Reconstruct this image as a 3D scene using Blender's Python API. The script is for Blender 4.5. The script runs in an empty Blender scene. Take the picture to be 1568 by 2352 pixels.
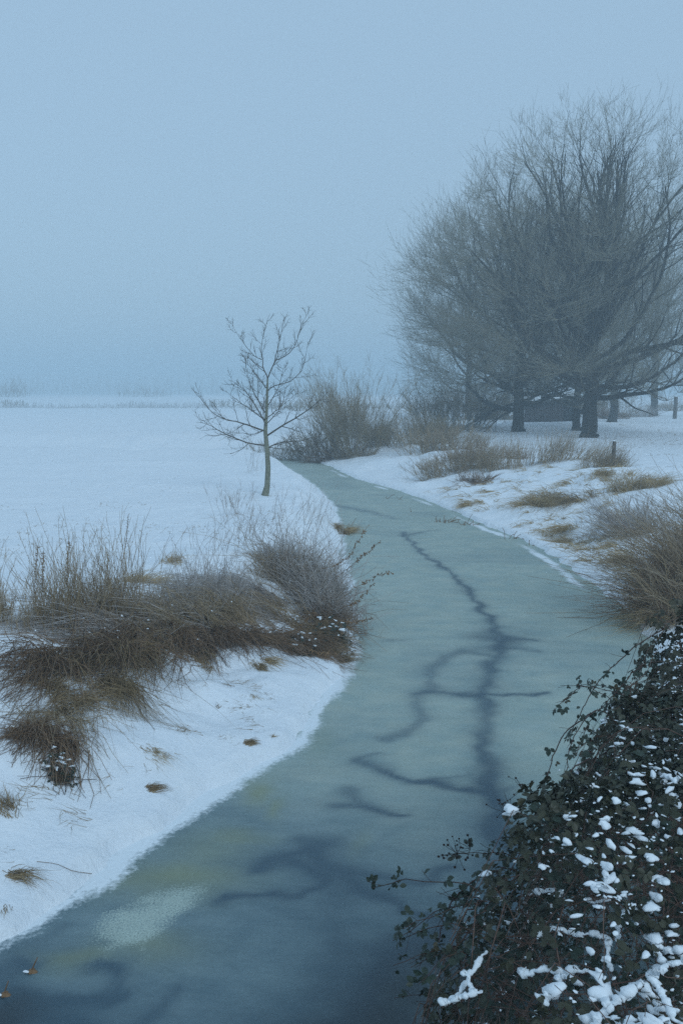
import bpy, math
import numpy as np
from mathutils import Vector, Matrix

# ------------------------------------------------------------------ camera, sky, sun, exposure
SC = bpy.context.scene
COL = SC.collection
H = 3.5                     # eye height above the ice
F = 2287.0                  # focal length in units of a 1568 x 2352 frame
HORIZON = 900.0
PITCH = math.atan((1176.0 - HORIZON) / F)

cam_data = bpy.data.cameras.new('camera')
cam_data.sensor_fit = 'VERTICAL'
cam_data.sensor_height = 36.0
cam_data.lens = 35.0
cam_data.clip_start = 0.05
cam_data.clip_end = 5000.0
cam = bpy.data.objects.new('camera', cam_data)
cam.location = (0, 0, H)
cam.rotation_euler = (math.pi / 2 - PITCH, 0, 0)
COL.objects.link(cam)
SC.camera = cam

SUN_EL, SUN_AZ = math.radians(34), math.radians(150)
world = bpy.data.worlds.new('World')
SC.world = world
world.use_nodes = True
wn, wl = world.node_tree.nodes, world.node_tree.links
wn.clear()
w_out = wn.new('ShaderNodeOutputWorld')
w_bg = wn.new('ShaderNodeBackground')
w_sky = wn.new('ShaderNodeTexSky')
w_sky.sky_type = 'NISHITA'
w_sky.sun_disc = False
w_sky.sun_elevation = SUN_EL
w_sky.sun_rotation = SUN_AZ
w_sky.air_density = 1.2
w_sky.dust_density = 2.0
w_sky.ozone_density = 2.0
w_mix = wn.new('ShaderNodeMix')
w_mix.data_type = 'RGBA'
w_mix.inputs[0].default_value = 0.82
w_mix.inputs[7].default_value = (3.95, 5.8, 7.65, 1)     # even winter cloud
wl.new(w_sky.outputs[0], w_mix.inputs[6])
wl.new(w_mix.outputs[2], w_bg.inputs[0])
w_bg.inputs[1].default_value = 0.10
wl.new(w_bg.outputs[0], w_out.inputs[0])

sun_data = bpy.data.lights.new('sun', 'SUN')
sun_data.energy = 1.1
sun_data.angle = math.radians(20)
sun_data.color = (0.70, 0.87, 1.0)
sun = bpy.data.objects.new('sun', sun_data)
sun.rotation_euler = (math.pi / 2 - SUN_EL, 0, math.pi - SUN_AZ)
COL.objects.link(sun)

vs = SC.view_settings
vs.view_transform = 'Standard'
vs.look = 'None'
vs.exposure = 0.0
vs.gamma = 1.0
vs.use_curve_mapping = False
SC.cycles.use_denoising = False
SC.cycles.max_bounces = 6
SC.cycles.diffuse_bounces = 3
SC.cycles.glossy_bounces = 2
SC.cycles.transmission_bounces = 2
SC.cycles.volume_bounces = 2
SC.cycles.transparent_max_bounces = 4

rng = np.random.default_rng(11)

# ------------------------------------------------------------------ helpers
CP, SP = math.cos(PITCH), math.sin(PITCH)

def ray(px, py):
    dx, dy = (px - 784.0) / F, (1176.0 - py) / F
    return np.array([dx, CP + dy * SP, -SP + dy * CP])

def at(px, py, z=0.0):
    d = ray(px, py)
    return np.array([0, 0, H]) + d * ((z - H) / d[2])

def atd(px, py, depth):
    d = ray(px, py)
    return np.array([0, 0, H]) + d * (depth / d[1])

def unit(v):
    v = np.asarray(v, float)
    return v / np.maximum(np.linalg.norm(v, axis=-1, keepdims=True), 1e-9)

def hash2(ix, iy, seed):
    n = (ix.astype(np.int64) * 374761393 + iy.astype(np.int64) * 668265263 + seed * 982451653) & 0x7fffffff
    n = ((n ^ (n >> 13)) * 1274126177) & 0x7fffffff
    return ((n ^ (n >> 16)) & 0xffff) / 65535.0

def vnoise(x, y, s=1.0, seed=0):
    x = np.asarray(x, float) / s
    y = np.asarray(y, float) / s
    ix, iy = np.floor(x), np.floor(y)
    fx, fy = x - ix, y - iy
    fx, fy = fx * fx * (3 - 2 * fx), fy * fy * (3 - 2 * fy)
    ix, iy = ix.astype(np.int64), iy.astype(np.int64)
    a, b = hash2(ix, iy, seed), hash2(ix + 1, iy, seed)
    c, d = hash2(ix, iy + 1, seed), hash2(ix + 1, iy + 1, seed)
    return (a * (1 - fx) + b * fx) * (1 - fy) + (c * (1 - fx) + d * fx) * fy * 1.0 - 0.5

def sstep(a, b, x):
    t = np.clip((np.asarray(x, float) - a) / (b - a), 0, 1)
    return t * t * (3 - 2 * t)

def polydist(x, y, pts, widths=None):
    """distance to a polyline (and the width interpolated at the nearest point)"""
    best = np.full(np.shape(x), 1e9)
    wb = np.ones(np.shape(x))
    for i in range(len(pts) - 1):
        ax, ay = pts[i][0], pts[i][1]
        bx, by = pts[i + 1][0], pts[i + 1][1]
        ex, ey = bx - ax, by - ay
        t = np.clip(((x - ax) * ex + (y - ay) * ey) / (ex * ex + ey * ey + 1e-12), 0, 1)
        d = np.hypot(x - ax - t * ex, y - ay - t * ey)
        m = d < best
        best = np.where(m, d, best)
        if widths is not None:
            wb = np.where(m, widths[i] * (1 - t) + widths[i + 1] * t, wb)
    return best if widths is None else (best, wb)

def inpoly(x, y, pts):
    ins = np.zeros(np.shape(x), bool)
    n = len(pts)
    for i in range(n):
        x1, y1 = pts[i][0], pts[i][1]
        x2, y2 = pts[(i + 1) % n][0], pts[(i + 1) % n][1]
        if y1 == y2:
            continue
        c = ((y1 > y) != (y2 > y)) & (x < (x2 - x1) * (y - y1) / (y2 - y1) + x1)
        ins ^= c
    return ins

def smooth_line(pts, n=6):
    pts = [np.array(p[:2], float) for p in pts]
    out = []
    for i in range(len(pts) - 1):
        p0, p1, p2 = pts[max(i - 1, 0)], pts[i], pts[i + 1]
        p3 = pts[min(i + 2, len(pts) - 1)]
        for k in range(n):
            t = k / n
            out.append(0.5 * (2 * p1 + (p2 - p0) * t + (2 * p0 - 5 * p1 + 4 * p2 - p3) * t * t
                              + (3 * p1 - p0 - 3 * p2 + p3) * t ** 3))
    out.append(pts[-1])
    return out

class Geo:
    """collects triangles/quads with a point attribute and links them as ONE mesh"""
    def __init__(self):
        self.v, self.f3, self.f4, self.a, self.n = [], [], [], [], 0
    def add(self, v, f, a=None):
        v = np.asarray(v, float).reshape(-1, 3)
        f = np.asarray(f, int)
        (self.f3 if f.shape[1] == 3 else self.f4).append(f + self.n)
        self.v.append(v)
        self.a.append(np.zeros(len(v)) if a is None else np.asarray(a, float).reshape(-1))
        self.n += len(v)
        return self
    def mesh(self, name, mat, smooth=False):
        me = bpy.data.meshes.new(name)
        v = np.concatenate(self.v)
        f3 = np.concatenate(self.f3) if self.f3 else np.zeros((0, 3), int)
        f4 = np.concatenate(self.f4) if self.f4 else np.zeros((0, 4), int)
        nl = f3.size + f4.size
        me.vertices.add(len(v))
        me.vertices.foreach_set('co', v.astype(np.float32).ravel())
        me.loops.add(nl)
        me.loops.foreach_set('vertex_index', np.concatenate([f3.ravel(), f4.ravel()]).astype(np.int32))
        me.polygons.add(len(f3) + len(f4))
        st = np.concatenate([np.arange(len(f3)) * 3, f3.size + np.arange(len(f4)) * 4]).astype(np.int32)
        me.polygons.foreach_set('loop_start', st)
        if smooth:
            me.polygons.foreach_set('use_smooth', np.ones(len(st), bool))
        at_ = me.attributes.new('tip', 'FLOAT', 'POINT')
        at_.data.foreach_set('value', np.concatenate(self.a).astype(np.float32))
        me.update(calc_edges=True)
        me.validate()
        me.materials.append(mat)
        return me
    def obj(self, name, mat, parent=None, smooth=False, loc=None):
        return link(name, self.mesh(name, mat, smooth), parent, loc)

def link(name, data, parent=None, loc=None):
    o = bpy.data.objects.new(name, data)
    COL.objects.link(o)
    if parent is not None:
        o.parent = parent
    if loc is not None:
        o.location = loc
    return o

def thing(name, label, cat, loc=(0, 0, 0), group=None):
    o = link(name, None, None, tuple(float(c) for c in loc))
    return tag(o, label, cat, group)

def tag(o, label=None, cat=None, group=None, kind=None):
    if label: o['label'] = label
    if cat: o['category'] = cat
    if group: o['group'] = group
    if kind: o['kind'] = kind
    return o

def tubes(g, P, R, sides=3, off=None, a0=0.0, a1=1.0):
    """P (N,k,3) paths, R (N,k) radii"""
    P = np.asarray(P, float)
    if off is not None:
        P = P - np.asarray(off, float)
    N, k, _ = P.shape
    T = np.gradient(P, axis=1)
    T = unit(T)
    ref = np.where(np.abs(T[:, :1, 2:3]) > 0.9, np.array([1.0, 0.13, 0]), np.array([0.11, 0.07, 1.0]))
    ref = np.broadcast_to(ref, T.shape)
    A = unit(np.cross(T, ref))
    B = np.cross(T, A)
    th = np.arange(sides) * 2 * math.pi / sides
    V = (P[:, :, None, :] + R[:, :, None, None] * (np.cos(th)[None, None, :, None] * A[:, :, None, :]
         + np.sin(th)[None, None, :, None] * B[:, :, None, :]))
    idx = np.arange(N * k * sides).reshape(N, k, sides)
    nxt = np.roll(idx, -1, axis=2)
    q = np.stack([idx[:, :-1], nxt[:, :-1], nxt[:, 1:], idx[:, 1:]], -1).reshape(-1, 4)
    a = np.broadcast_to(np.linspace(a0, a1, k)[None, :, None], (N, k, sides))
    g.add(V.reshape(-1, 3), q, a.ravel())
    return g

def ribbons(g, P, W, off=None, a0=0.0, a1=1.0):
    P = np.asarray(P, float)
    if off is not None:
        P = P - np.asarray(off, float)
    N, k, _ = P.shape
    T = unit(np.gradient(P, axis=1))
    rnd = unit(rng.normal(size=(N, 1, 3)) * np.array([1, 1, 0.3]))
    A = unit(np.cross(T, np.broadcast_to(rnd, T.shape)))
    w = (W[:, None] * np.linspace(1, 0.12, k)[None, :])[..., None]
    V = np.stack([P - A * w, P + A * w], 2)
    idx = np.arange(N * k * 2).reshape(N, k, 2)
    q = np.stack([idx[:, :-1, 0], idx[:, :-1, 1], idx[:, 1:, 1], idx[:, 1:, 0]], -1).reshape(-1, 4)
    a = np.broadcast_to(np.linspace(a0, a1, k)[None, :, None], (N, k, 2))
    g.add(V.reshape(-1, 3), q, a.ravel())
    return g

def stems(roots, dirs, lens, droop, k=6, wob=0.08, power=2.0):
    """bent stems: root + dir*s + droop*s^power with wobble"""
    N = len(roots)
    s = np.linspace(0, 1, k)[None, :, None]
    L = lens[:, None, None]
    P = roots[:, None, :] + unit(dirs)[:, None, :] * s * L + np.asarray(droop).reshape(-1, 1, 3) * (s ** power) * L
    w = np.cumsum(rng.normal(size=(N, k, 3)) * wob / k ** 0.5, axis=1)
    w -= w[:, :1]
    return P + w * L * 0.5

def side_shoots(P, m, lo, hi, L0, L1, up=0.3, ang=0.9, k=3, wob=0.1):
    N, kk, _ = P.shape
    t = rng.uniform(lo, hi, (N, m)) * (kk - 1)
    i = np.minimum(t.astype(int), kk - 2)
    fr = (t - i)[..., None]
    r = np.arange(N)[:, None]
    root = P[r, i] * (1 - fr) + P[r, i + 1] * fr
    tan = unit(P[r, i + 1] - P[r, i])
    d = unit(tan + unit(rng.normal(size=root.shape)) * ang + np.array([0, 0, up]))
    return stems(root.reshape(-1, 3), d.reshape(-1, 3), rng.uniform(L0, L1, N * m),
                 np.tile([0, 0, -0.05], (N * m, 1)), k=k, wob=wob)

def branch_level(P, R, Lp, m, lo, hi, ang, ratio, k, trop, wob, rmin, rratio=0.55, tfall=0.55, angvar=0.25):
    """children of every path in P; returns their paths, radii and lengths"""
    N, kk, _ = P.shape
    base = (np.arange(m) + 0.5) / m
    t01 = np.clip(lo + (hi - lo) * (base[None, :] + rng.uniform(-0.5, 0.5, (N, m)) / m), 0, 0.999)
    t = t01 * (kk - 1)
    i = np.minimum(t.astype(int), kk - 2)
    fr = (t - i)[..., None]
    r = np.arange(N)[:, None]
    root = P[r, i] * (1 - fr) + P[r, i + 1] * fr
    rad = (R[r, i] * (1 - fr[..., 0]) + R[r, i + 1] * fr[..., 0]) * rratio
    tan = unit(P[r, i + 1] - P[r, i])
    az = rng.uniform(0, 2 * math.pi, (N, 1)) + np.arange(m)[None, :] * 2.4 + rng.normal(size=(N, m)) * 0.4
    ref = np.where(np.abs(tan[..., 2:3]) > 0.95, np.array([1.0, 0, 0]), np.array([0, 0, 1.0]))
    A = unit(np.cross(tan, ref))
    B = np.cross(tan, A)
    an = (ang + rng.normal(size=(N, m)) * angvar)[..., None]
    d = tan * np.cos(an) + (A * np.cos(az)[..., None] + B * np.sin(az)[..., None]) * np.sin(an)
    L = Lp[:, None] * ratio * (1 - tfall * t01) * rng.uniform(0.65, 1.2, (N, m))
    return walk(root.reshape(-1, 3), d.reshape(-1, 3), L.reshape(-1), np.maximum(rad.reshape(-1), rmin * 1.3), k, trop, wob, rmin)

def walk(root, d, L, r0, k, trop, wob, rmin, lowz=None):
    N = len(root)
    P = np.zeros((N, k, 3))
    P[:, 0] = root
    d = unit(d)
    step = (L / (k - 1))[:, None]
    tr = np.asarray(trop, float)
    for j in range(1, k):
        d = unit(d + tr / (k - 1) + rng.normal(size=d.shape) * wob)
        P[:, j] = P[:, j - 1] + d * step
    R = r0[:, None] * np.linspace(1, 0.25, k)[None, :]
    return P, np.maximum(R, rmin), L

# ------------------------------------------------------------------ materials
def nodemat(name):
    m = bpy.data.materials.new(name)
    m.use_nodes = True
    nt = m.node_tree
    b = nt.nodes['Principled BSDF']
    return m, nt.nodes, nt.links, b

def noise_node(N, L, scale, detail=4, rough=0.55, coord='Object'):
    tc = N.new('ShaderNodeTexCoord')
    n = N.new('ShaderNodeTexNoise')
    n.inputs['Scale'].default_value = scale
    n.inputs['Detail'].default_value = detail
    n.inputs['Roughness'].default_value = rough
    L.new(tc.outputs[coord], n.inputs['Vector'])
    return n

def mixc(N, L, fac, a, b):
    m = N.new('ShaderNodeMix')
    m.data_type = 'RGBA'
    if hasattr(fac, 'links'): L.new(fac, m.inputs[0])
    else: m.inputs[0].default_value = fac
    for s, v in ((6, a), (7, b)):
        if hasattr(v, 'links'): L.new(v, m.inputs[s])
        else: m.inputs[s].default_value = (*v, 1)
    return m.outputs[2]

def ramp(N, L, fac, lo, hi):
    r = N.new('ShaderNodeMapRange')
    r.inputs[1].default_value = lo
    r.inputs[2].default_value = hi
    L.new(fac, r.inputs[0])
    return r.outputs[0]

def attr(N, name):
    a = N.new('ShaderNodeAttribute')
    a.attribute_name = name
    return a.outputs['Fac']

def bump(N, L, b, h, strength, dist):
    bp = N.new('ShaderNodeBump')
    bp.inputs['Strength'].default_value = strength
    bp.inputs['Distance'].default_value = dist
    L.new(h, bp.inputs['Height'])
    L.new(bp.outputs[0], b.inputs['Normal'])

def bark_mat(name, c1, c2, scale, tipcol=None, lo=0.5, hi=1.0, amount=1.0, rough=0.85):
    m, N, L, b = nodemat(name)
    n = noise_node(N, L, scale, 5)
    col = mixc(N, L, ramp(N, L, n.outputs[0], 0.3, 0.7), c1, c2)
    if tipcol is not None:
        t = ramp(N, L, attr(N, 'tip'), lo, hi)
        mm = N.new('ShaderNodeMath'); mm.operation = 'MULTIPLY'
        L.new(t, mm.inputs[0])
        n2 = noise_node(N, L, 6.0, 3)
        r2 = ramp(N, L, n2.outputs[0], 0.25, 0.75)
        L.new(r2, mm.inputs[1])
        m3 = N.new('ShaderNodeMath'); m3.operation = 'MULTIPLY'
        L.new(mm.outputs[0], m3.inputs[0]); m3.inputs[1].default_value = amount
        col = mixc(N, L, m3.outputs[0], col, tipcol)
    L.new(col, b.inputs['Base Color'])
    b.inputs['Roughness'].default_value = rough
    b.inputs['Specular IOR Level'].default_value = 0.2
    return m

M = {}
M['bark'] = bark_mat('oak_bark', (0.022, 0.020, 0.017), (0.05, 0.044, 0.036), 9)
M['twig'] = bark_mat('oak_twig', (0.17, 0.158, 0.118), (0.28, 0.258, 0.19), 1.2)
M['young_bark'] = bark_mat('young_tree_bark', (0.12, 0.125, 0.09), (0.25, 0.25, 0.185), 14)
M['young_twig'] = bark_mat('young_tree_twig', (0.07, 0.06, 0.045), (0.12, 0.10, 0.08), 8)
M['willow'] = bark_mat('willow_stem', (0.18, 0.14, 0.085), (0.34, 0.27, 0.17), 1.5)
FROST = (0.60, 0.60, 0.61)
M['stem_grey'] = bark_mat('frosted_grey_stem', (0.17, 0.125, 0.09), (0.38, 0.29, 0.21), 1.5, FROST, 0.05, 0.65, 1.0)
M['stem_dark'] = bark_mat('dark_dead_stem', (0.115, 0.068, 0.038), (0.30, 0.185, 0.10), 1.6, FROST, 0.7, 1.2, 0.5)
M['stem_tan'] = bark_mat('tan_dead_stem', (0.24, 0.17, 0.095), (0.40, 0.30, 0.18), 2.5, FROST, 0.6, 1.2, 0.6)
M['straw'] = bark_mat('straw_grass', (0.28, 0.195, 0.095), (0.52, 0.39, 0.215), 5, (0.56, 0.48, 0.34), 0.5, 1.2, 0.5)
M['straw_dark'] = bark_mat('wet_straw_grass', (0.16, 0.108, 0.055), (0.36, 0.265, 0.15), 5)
M['cane'] = bark_mat('bramble_cane', (0.045, 0.022, 0.022), (0.085, 0.055, 0.035), 12, rough=0.55)
M['cane_brown'] = bark_mat('dead_bramble_cane', (0.08, 0.045, 0.036), (0.19, 0.12, 0.09), 6, rough=0.7)
M['berry'] = bark_mat('dried_berry', (0.02, 0.014, 0.012), (0.04, 0.025, 0.02), 40)
M['post'] = bark_mat('weathered_post', (0.07, 0.06, 0.05), (0.14, 0.12, 0.10), 18)
M['shed_wood'] = bark_mat('dark_shed_board', (0.035, 0.027, 0.025), (0.065, 0.05, 0.045), 6)
M['shed_dark'] = bark_mat('tarred_shed_board', (0.02, 0.018, 0.018), (0.035, 0.03, 0.03), 6)
M['roof'] = bark_mat('felt_roof', (0.05, 0.05, 0.05), (0.08, 0.08, 0.08), 6)
M['reed'] = bark_mat('frosted_reed', (0.36, 0.36, 0.35), (0.52, 0.53, 0.53), 0.4, (0.66, 0.68, 0.7), 0.2, 1.0, 0.9)

def leaf_mat():
    m, N, L, b = nodemat('bramble_leaf')
    n = noise_node(N, L, 25, 3)
    oi = N.new('ShaderNodeObjectInfo')
    col = mixc(N, L, ramp(N, L, n.outputs[0], 0.3, 0.7), (0.014, 0.026, 0.019), (0.03, 0.047, 0.028))
    col = mixc(N, L, ramp(N, L, oi.outputs['Random'], 0.75, 1.0), col, (0.06, 0.05, 0.025))
    L.new(col, b.inputs['Base Color'])
    b.inputs['Roughness'].default_value = 0.5
    b.inputs['Specular IOR Level'].default_value = 0.35
    return m
M['leaf'] = leaf_mat()

def snow_mat(name='snow', bumps=True):
    m, N, L, b = nodemat(name)
    b.inputs['Base Color'].default_value = (0.83, 0.87, 0.90, 1)
    b.inputs['Roughness'].default_value = 0.75
    b.inputs['Specular IOR Level'].default_value = 0.25
    n1 = noise_node(N, L, 5, 6, 0.6)
    n2 = noise_node(N, L, 60, 4, 0.7)
    ad = N.new('ShaderNodeMath'); ad.operation = 'MULTIPLY_ADD'
    L.new(n2.outputs[0], ad.inputs[0]); ad.inputs[1].default_value = 0.18
    L.new(n1.outputs[0], ad.inputs[2])
    bump(N, L, b, ad.outputs[0], 0.35, 0.05)
    return m
M['snow'] = snow_mat()

def ground_mat():
    m, N, L, b = nodemat('snow_ground')
    n1 = noise_node(N, L, 3.0, 8, 0.6)
    n2 = noise_node(N, L, 45, 4, 0.7)
    n3 = noise_node(N, L, 14, 5, 0.7)
    # bare litter where shrubs keep the snow off, and thin stubble over the fields
    lit = attr(N, 'litter')
    ad = N.new('ShaderNodeMath'); ad.operation = 'ADD'
    L.new(lit, ad.inputs[0])
    sb = N.new('ShaderNodeMath'); sb.operation = 'MULTIPLY_ADD'
    L.new(n3.outputs[0], sb.inputs[0]); sb.inputs[1].default_value = 0.9; sb.inputs[2].default_value = -0.45
    L.new(sb.outputs[0], ad.inputs[1])
    fac = ramp(N, L, ad.outputs[0], 0.42, 0.62)
    earth = mixc(N, L, ramp(N, L, n2.outputs[0], 0.3, 0.7), (0.045, 0.033, 0.022), (0.12, 0.088, 0.05))
    snow = mixc(N, L, ramp(N, L, n1.outputs[0], 0.3, 0.7), (0.80, 0.845, 0.89), (0.86, 0.89, 0.915))
    L.new(mixc(N, L, fac, snow, earth), b.inputs['Base Color'])
    b.inputs['Roughness'].default_value = 0.8
    b.inputs['Specular IOR Level'].default_value = 0.2
    ad2 = N.new('ShaderNodeMath'); ad2.operation = 'MULTIPLY_ADD'
    L.new(n2.outputs[0], ad2.inputs[0]); ad2.inputs[1].default_value = 0.12
    L.new(n1.outputs[0], ad2.inputs[2])
    bump(N, L, b, ad2.outputs[0], 0.7, 0.12)
    return m
M['ground'] = ground_mat()

def ice_mat():
    m, N, L, b = nodemat('slushy_ice')
    tc = N.new('ShaderNodeTexCoord')
    mp = N.new('ShaderNodeMapping')
    mp.inputs['Scale'].default_value = (1.0, 1.0, 1.0)
    L.new(tc.outputs['Object'], mp.inputs[0])
    def nz(s, d, r):
        n = N.new('ShaderNodeTexNoise')
        n.inputs['Scale'].default_value = s
        n.inputs['Detail'].default_value = d
        n.inputs['Roughness'].default_value = r
        L.new(mp.outputs[0], n.inputs['Vector'])
        return n.outputs[0]
    big, mid, fine, grain = nz(0.45, 4, 0.55), nz(2.2, 6, 0.62), nz(22, 4, 0.7), nz(70, 3, 0.75)
    frosted = mixc(N, L, ramp(N, L, big, 0.3, 0.7), (0.335, 0.395, 0.345), (0.42, 0.475, 0.41))
    frosted = mixc(N, L, ramp(N, L, mid, 0.35, 0.75), frosted, (0.27, 0.365, 0.35))
    mp2 = N.new('ShaderNodeMapping'); mp2.inputs['Scale'].default_value = (0.8, 1.5, 1.0); mp2.inputs['Rotation'].default_value = (0, 0, 0.25)
    L.new(tc.outputs['Object'], mp2.inputs[0])
    st = N.new('ShaderNodeTexNoise'); st.inputs['Scale'].default_value = 2.4; st.inputs['Detail'].default_value = 7; st.inputs['Roughness'].default_value = 0.68
    L.new(mp2.outputs[0], st.inputs['Vector'])
    mo = N.new('ShaderNodeMath'); mo.operation = 'MULTIPLY'; mo.inputs[1].default_value = 0.40
    L.new(ramp(N, L, st.outputs[0], 0.5, 0.72), mo.inputs[0])
    frosted = mixc(N, L, mo.outputs[0], frosted, (0.47, 0.52, 0.47))
    mo2 = N.new('ShaderNodeMath'); mo2.operation = 'MULTIPLY'; mo2.inputs[1].default_value = 0.35
    L.new(ramp(N, L, st.outputs[0], 0.48, 0.3), mo2.inputs[0])
    frosted = mixc(N, L, mo2.outputs[0], frosted, (0.21, 0.285, 0.29))
    wet_shade = mixc(N, L, ramp(N, L, st.outputs[0], 0.35, 0.68), (0.115, 0.18, 0.205), (0.195, 0.27, 0.285))  # wet thin ice colour with the shade of the bridge mixed in
    col = mixc(N, L, attr(N, 'wet_shade'), frosted, wet_shade)
    col = mixc(N, L, attr(N, 'yellow'), col, (0.24, 0.27, 0.16))
    col = mixc(N, L, attr(N, 'dark'), col, (0.045, 0.09, 0.12))
    col = mixc(N, L, attr(N, 'black'), col, (0.018, 0.03, 0.038))
    # crumbs of granular ice
    def edge(att, g, lo, hi, gain=1.0, bias=-0.5):
        q = N.new('ShaderNodeMath'); q.operation = 'MULTIPLY_ADD'
        L.new(g, q.inputs[0]); q.inputs[1].default_value = gain; q.inputs[2].default_value = bias * gain
        a = N.new('ShaderNodeMath'); a.operation = 'ADD'
        L.new(attr(N, att), a.inputs[0]); L.new(q.outputs[0], a.inputs[1])
        return ramp(N, L, a.outputs[0], lo, hi)
    col = mixc(N, L, edge('pale', grain, 0.40, 0.95, 2.6), col, (0.43, 0.51, 0.45))
    col = mixc(N, L, edge('rim', fine, 0.30, 0.75, 1.1), col, (0.78, 0.83, 0.86))
    gm = N.new('ShaderNodeMath'); gm.operation = 'MULTIPLY_ADD'
    L.new(fine, gm.inputs[0]); gm.inputs[1].default_value = 0.5; gm.inputs[2].default_value = 0.75
    vm = N.new('ShaderNodeMix'); vm.data_type = 'RGBA'; vm.blend_type = 'MULTIPLY'; vm.inputs[0].default_value = 0.6
    L.new(col, vm.inputs[6]); L.new(gm.outputs[0], vm.inputs[7])
    L.new(vm.outputs[2], b.inputs['Base Color'])
    rr = N.new('ShaderNodeMapRange')
    L.new(attr(N, 'dark'), rr.inputs[0])
    rr.inputs[3].default_value = 0.55; rr.inputs[4].default_value = 0.38
    L.new(rr.outputs[0], b.inputs['Roughness'])
    b.inputs['Specular IOR Level'].default_value = 0.3
    bump(N, L, b, fine, 0.25, 0.02)
    return m
M['ice'] = ice_mat()

# ------------------------------------------------------------------ the creek's course and the land
def W(pts, z=0.0):
    return [tuple(at(px, py, z)[:2]) for px, py in pts]

left_raw = [(-5.0, -12.0), (-3.6, 2.0), (-2.9, 5.0)] + W([(0, 2165), (215, 2030), (345, 1915), (545, 1785), (690, 1700), (728, 1630),
           (800, 1515), (800, 1400), (790, 1300), (782, 1220)]) + W([(764, 1140), (731, 1106), (692, 1077), (660, 1060), (628, 1049)], 0.35) \
           + [(-7.5, 50.0), (-16, 53), (-34, 58), (-80, 66)]
right_raw = [(2.2, -12.0), (1.15, 2.0), (1.5, 4.0), (2.0, 6.0), (2.9, 8.5), (3.7, 11.0)] + W([(1500, 1490), (1440, 1405), (1290, 1292), (1205, 1242),
            (1110, 1205), (1000, 1157), (900, 1122), (820, 1101), (768, 1076)]) + [(-0.9, 48.6), (-1.6, 50.6), (-3.0, 52.6), (-5.5, 54.2), (-10, 56), (-18, 58.5), (-36, 64), (-80, 73)]
LEFT = smooth_line(left_raw, 3)
RIGHT = smooth_line(right_raw, 3)
CREEK = LEFT + RIGHT[::-1]

LITTER = []     # (x, y, radius, amount)

def height(x, y, full=False):
    x = np.asarray(x, float); y = np.asarray(y, float)
    wx = x + 0.16 * vnoise(x, y, 0.55, 3) + 0.06 * vnoise(x, y, 0.2, 4)
    wy = y + 0.16 * vnoise(x, y, 0.55, 5) + 0.06 * vnoise(x, y, 0.2, 6)
    dl, dr = polydist(wx, wy, LEFT), polydist(wx, wy, RIGHT)
    ins = inpoly(wx, wy, CREEK)
    isl = dl < dr
    d = np.where(isl, dl, dr)
    # left bank: gentle near the camera, steep and low further off
    wl_ = np.interp(y, [4, 8, 11, 16, 22, 40, 60], [2.6, 2.8, 2.6, 1.7, 1.2, 1.3, 3.0])
    tl = np.interp(y, [4, 10, 20, 30, 45, 160], [0.95, 0.92, 0.78, 0.72, 0.7, 0.9])
    wr = np.interp(y, [2, 8, 11, 15, 25, 45, 60], [1.3, 1.5, 2.4, 5.0, 6.5, 6.0, 5.0])
    tr = np.interp(y, [2, 7, 10, 15, 35, 70, 160], [1.25, 1.2, 1.0, 1.0, 0.95, 0.85, 0.95])
    w, top = np.where(isl, wl_, wr), np.where(isl, tl, tr)
    q = np.clip(d / w, 0, 1)
    prof = 0.72 * q + 0.28 * sstep(0, 1, q)
    prof = prof - 0.12 * np.clip((q - 0.8) / 0.2, 0, 1) ** 2
    lump = (0.38 * vnoise(x, y, 1.7, 8) + 0.24 * vnoise(x, y, 0.7, 9) + 0.085 * vnoise(x, y, 0.28, 10)) * sstep(0.08, 0.8, d) * (1 - 0.75 * sstep(w, w * 1.8, d))
    field = 0.16 * vnoise(x, y, 14, 12) + 0.06 * vnoise(x, y, 4, 13) + 0.02 * vnoise(x, y, 0.9, 14)
    z = 0.085 * sstep(0, 0.10, d) + top * prof + lump * 0.85 + field * sstep(1.0, 4.0, d)
    # hummock in front of the shed, ditch and low embankment beyond the left field
    z = z + 0.45 * np.exp(-(((x - 17) / 9.0) ** 2 + ((y - 74) / 5.0) ** 2)) * (~ins)
    z = z - 0.6 * np.exp(-(((y - 168) / 5.0) ** 2)) + 1.1 * sstep(195, 235, y)
    z = np.where(ins, -0.05 - 0.5 * sstep(0, 0.5, d), z)
    if full:
        return z, d, ins, isl
    return z

def hz(x, y):
    return float(height(np.array([x]), np.array([y]))[0])

def gat(px, py, guess=0.8):
    """the point of the land seen at this place of the frame"""
    z = guess
    for _ in range(14):
        p = at(px, py, z)
        z = 0.5 * z + 0.5 * hz(p[0], p[1])
    return np.array([p[0], p[1], hz(p[0], p[1])])

def steps(segments):
    out = [segments[0][0]]
    for a, b, n, g in segments:
        if g == 1:
            out += list(np.linspace(a, b, n + 1)[1:])
        else:
            q = np.cumsum(g ** np.arange(n)); q = q / q[-1]
            out += list(a + (b - a) * q)
    return np.array(out)

def grid_mesh(X, Y, Z, keep=None):
    ny, nx = X.shape
    idx = np.arange(ny * nx).reshape(ny, nx)
    f = np.stack([idx[:-1, :-1], idx[:-1, 1:], idx[1:, 1:], idx[1:, :-1]], -1).reshape(-1, 4)
    v = np.stack([X, Y, Z], -1).reshape(-1, 3)
    if keep is not None:
        k = keep.reshape(-1)
        f = f[k[f].any(1)]
        used = np.unique(f)
        remap = -np.ones(len(v), int); remap[used] = np.arange(len(used))
        return v[used], remap[f], used
    return v, f, np.arange(len(v))

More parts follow.
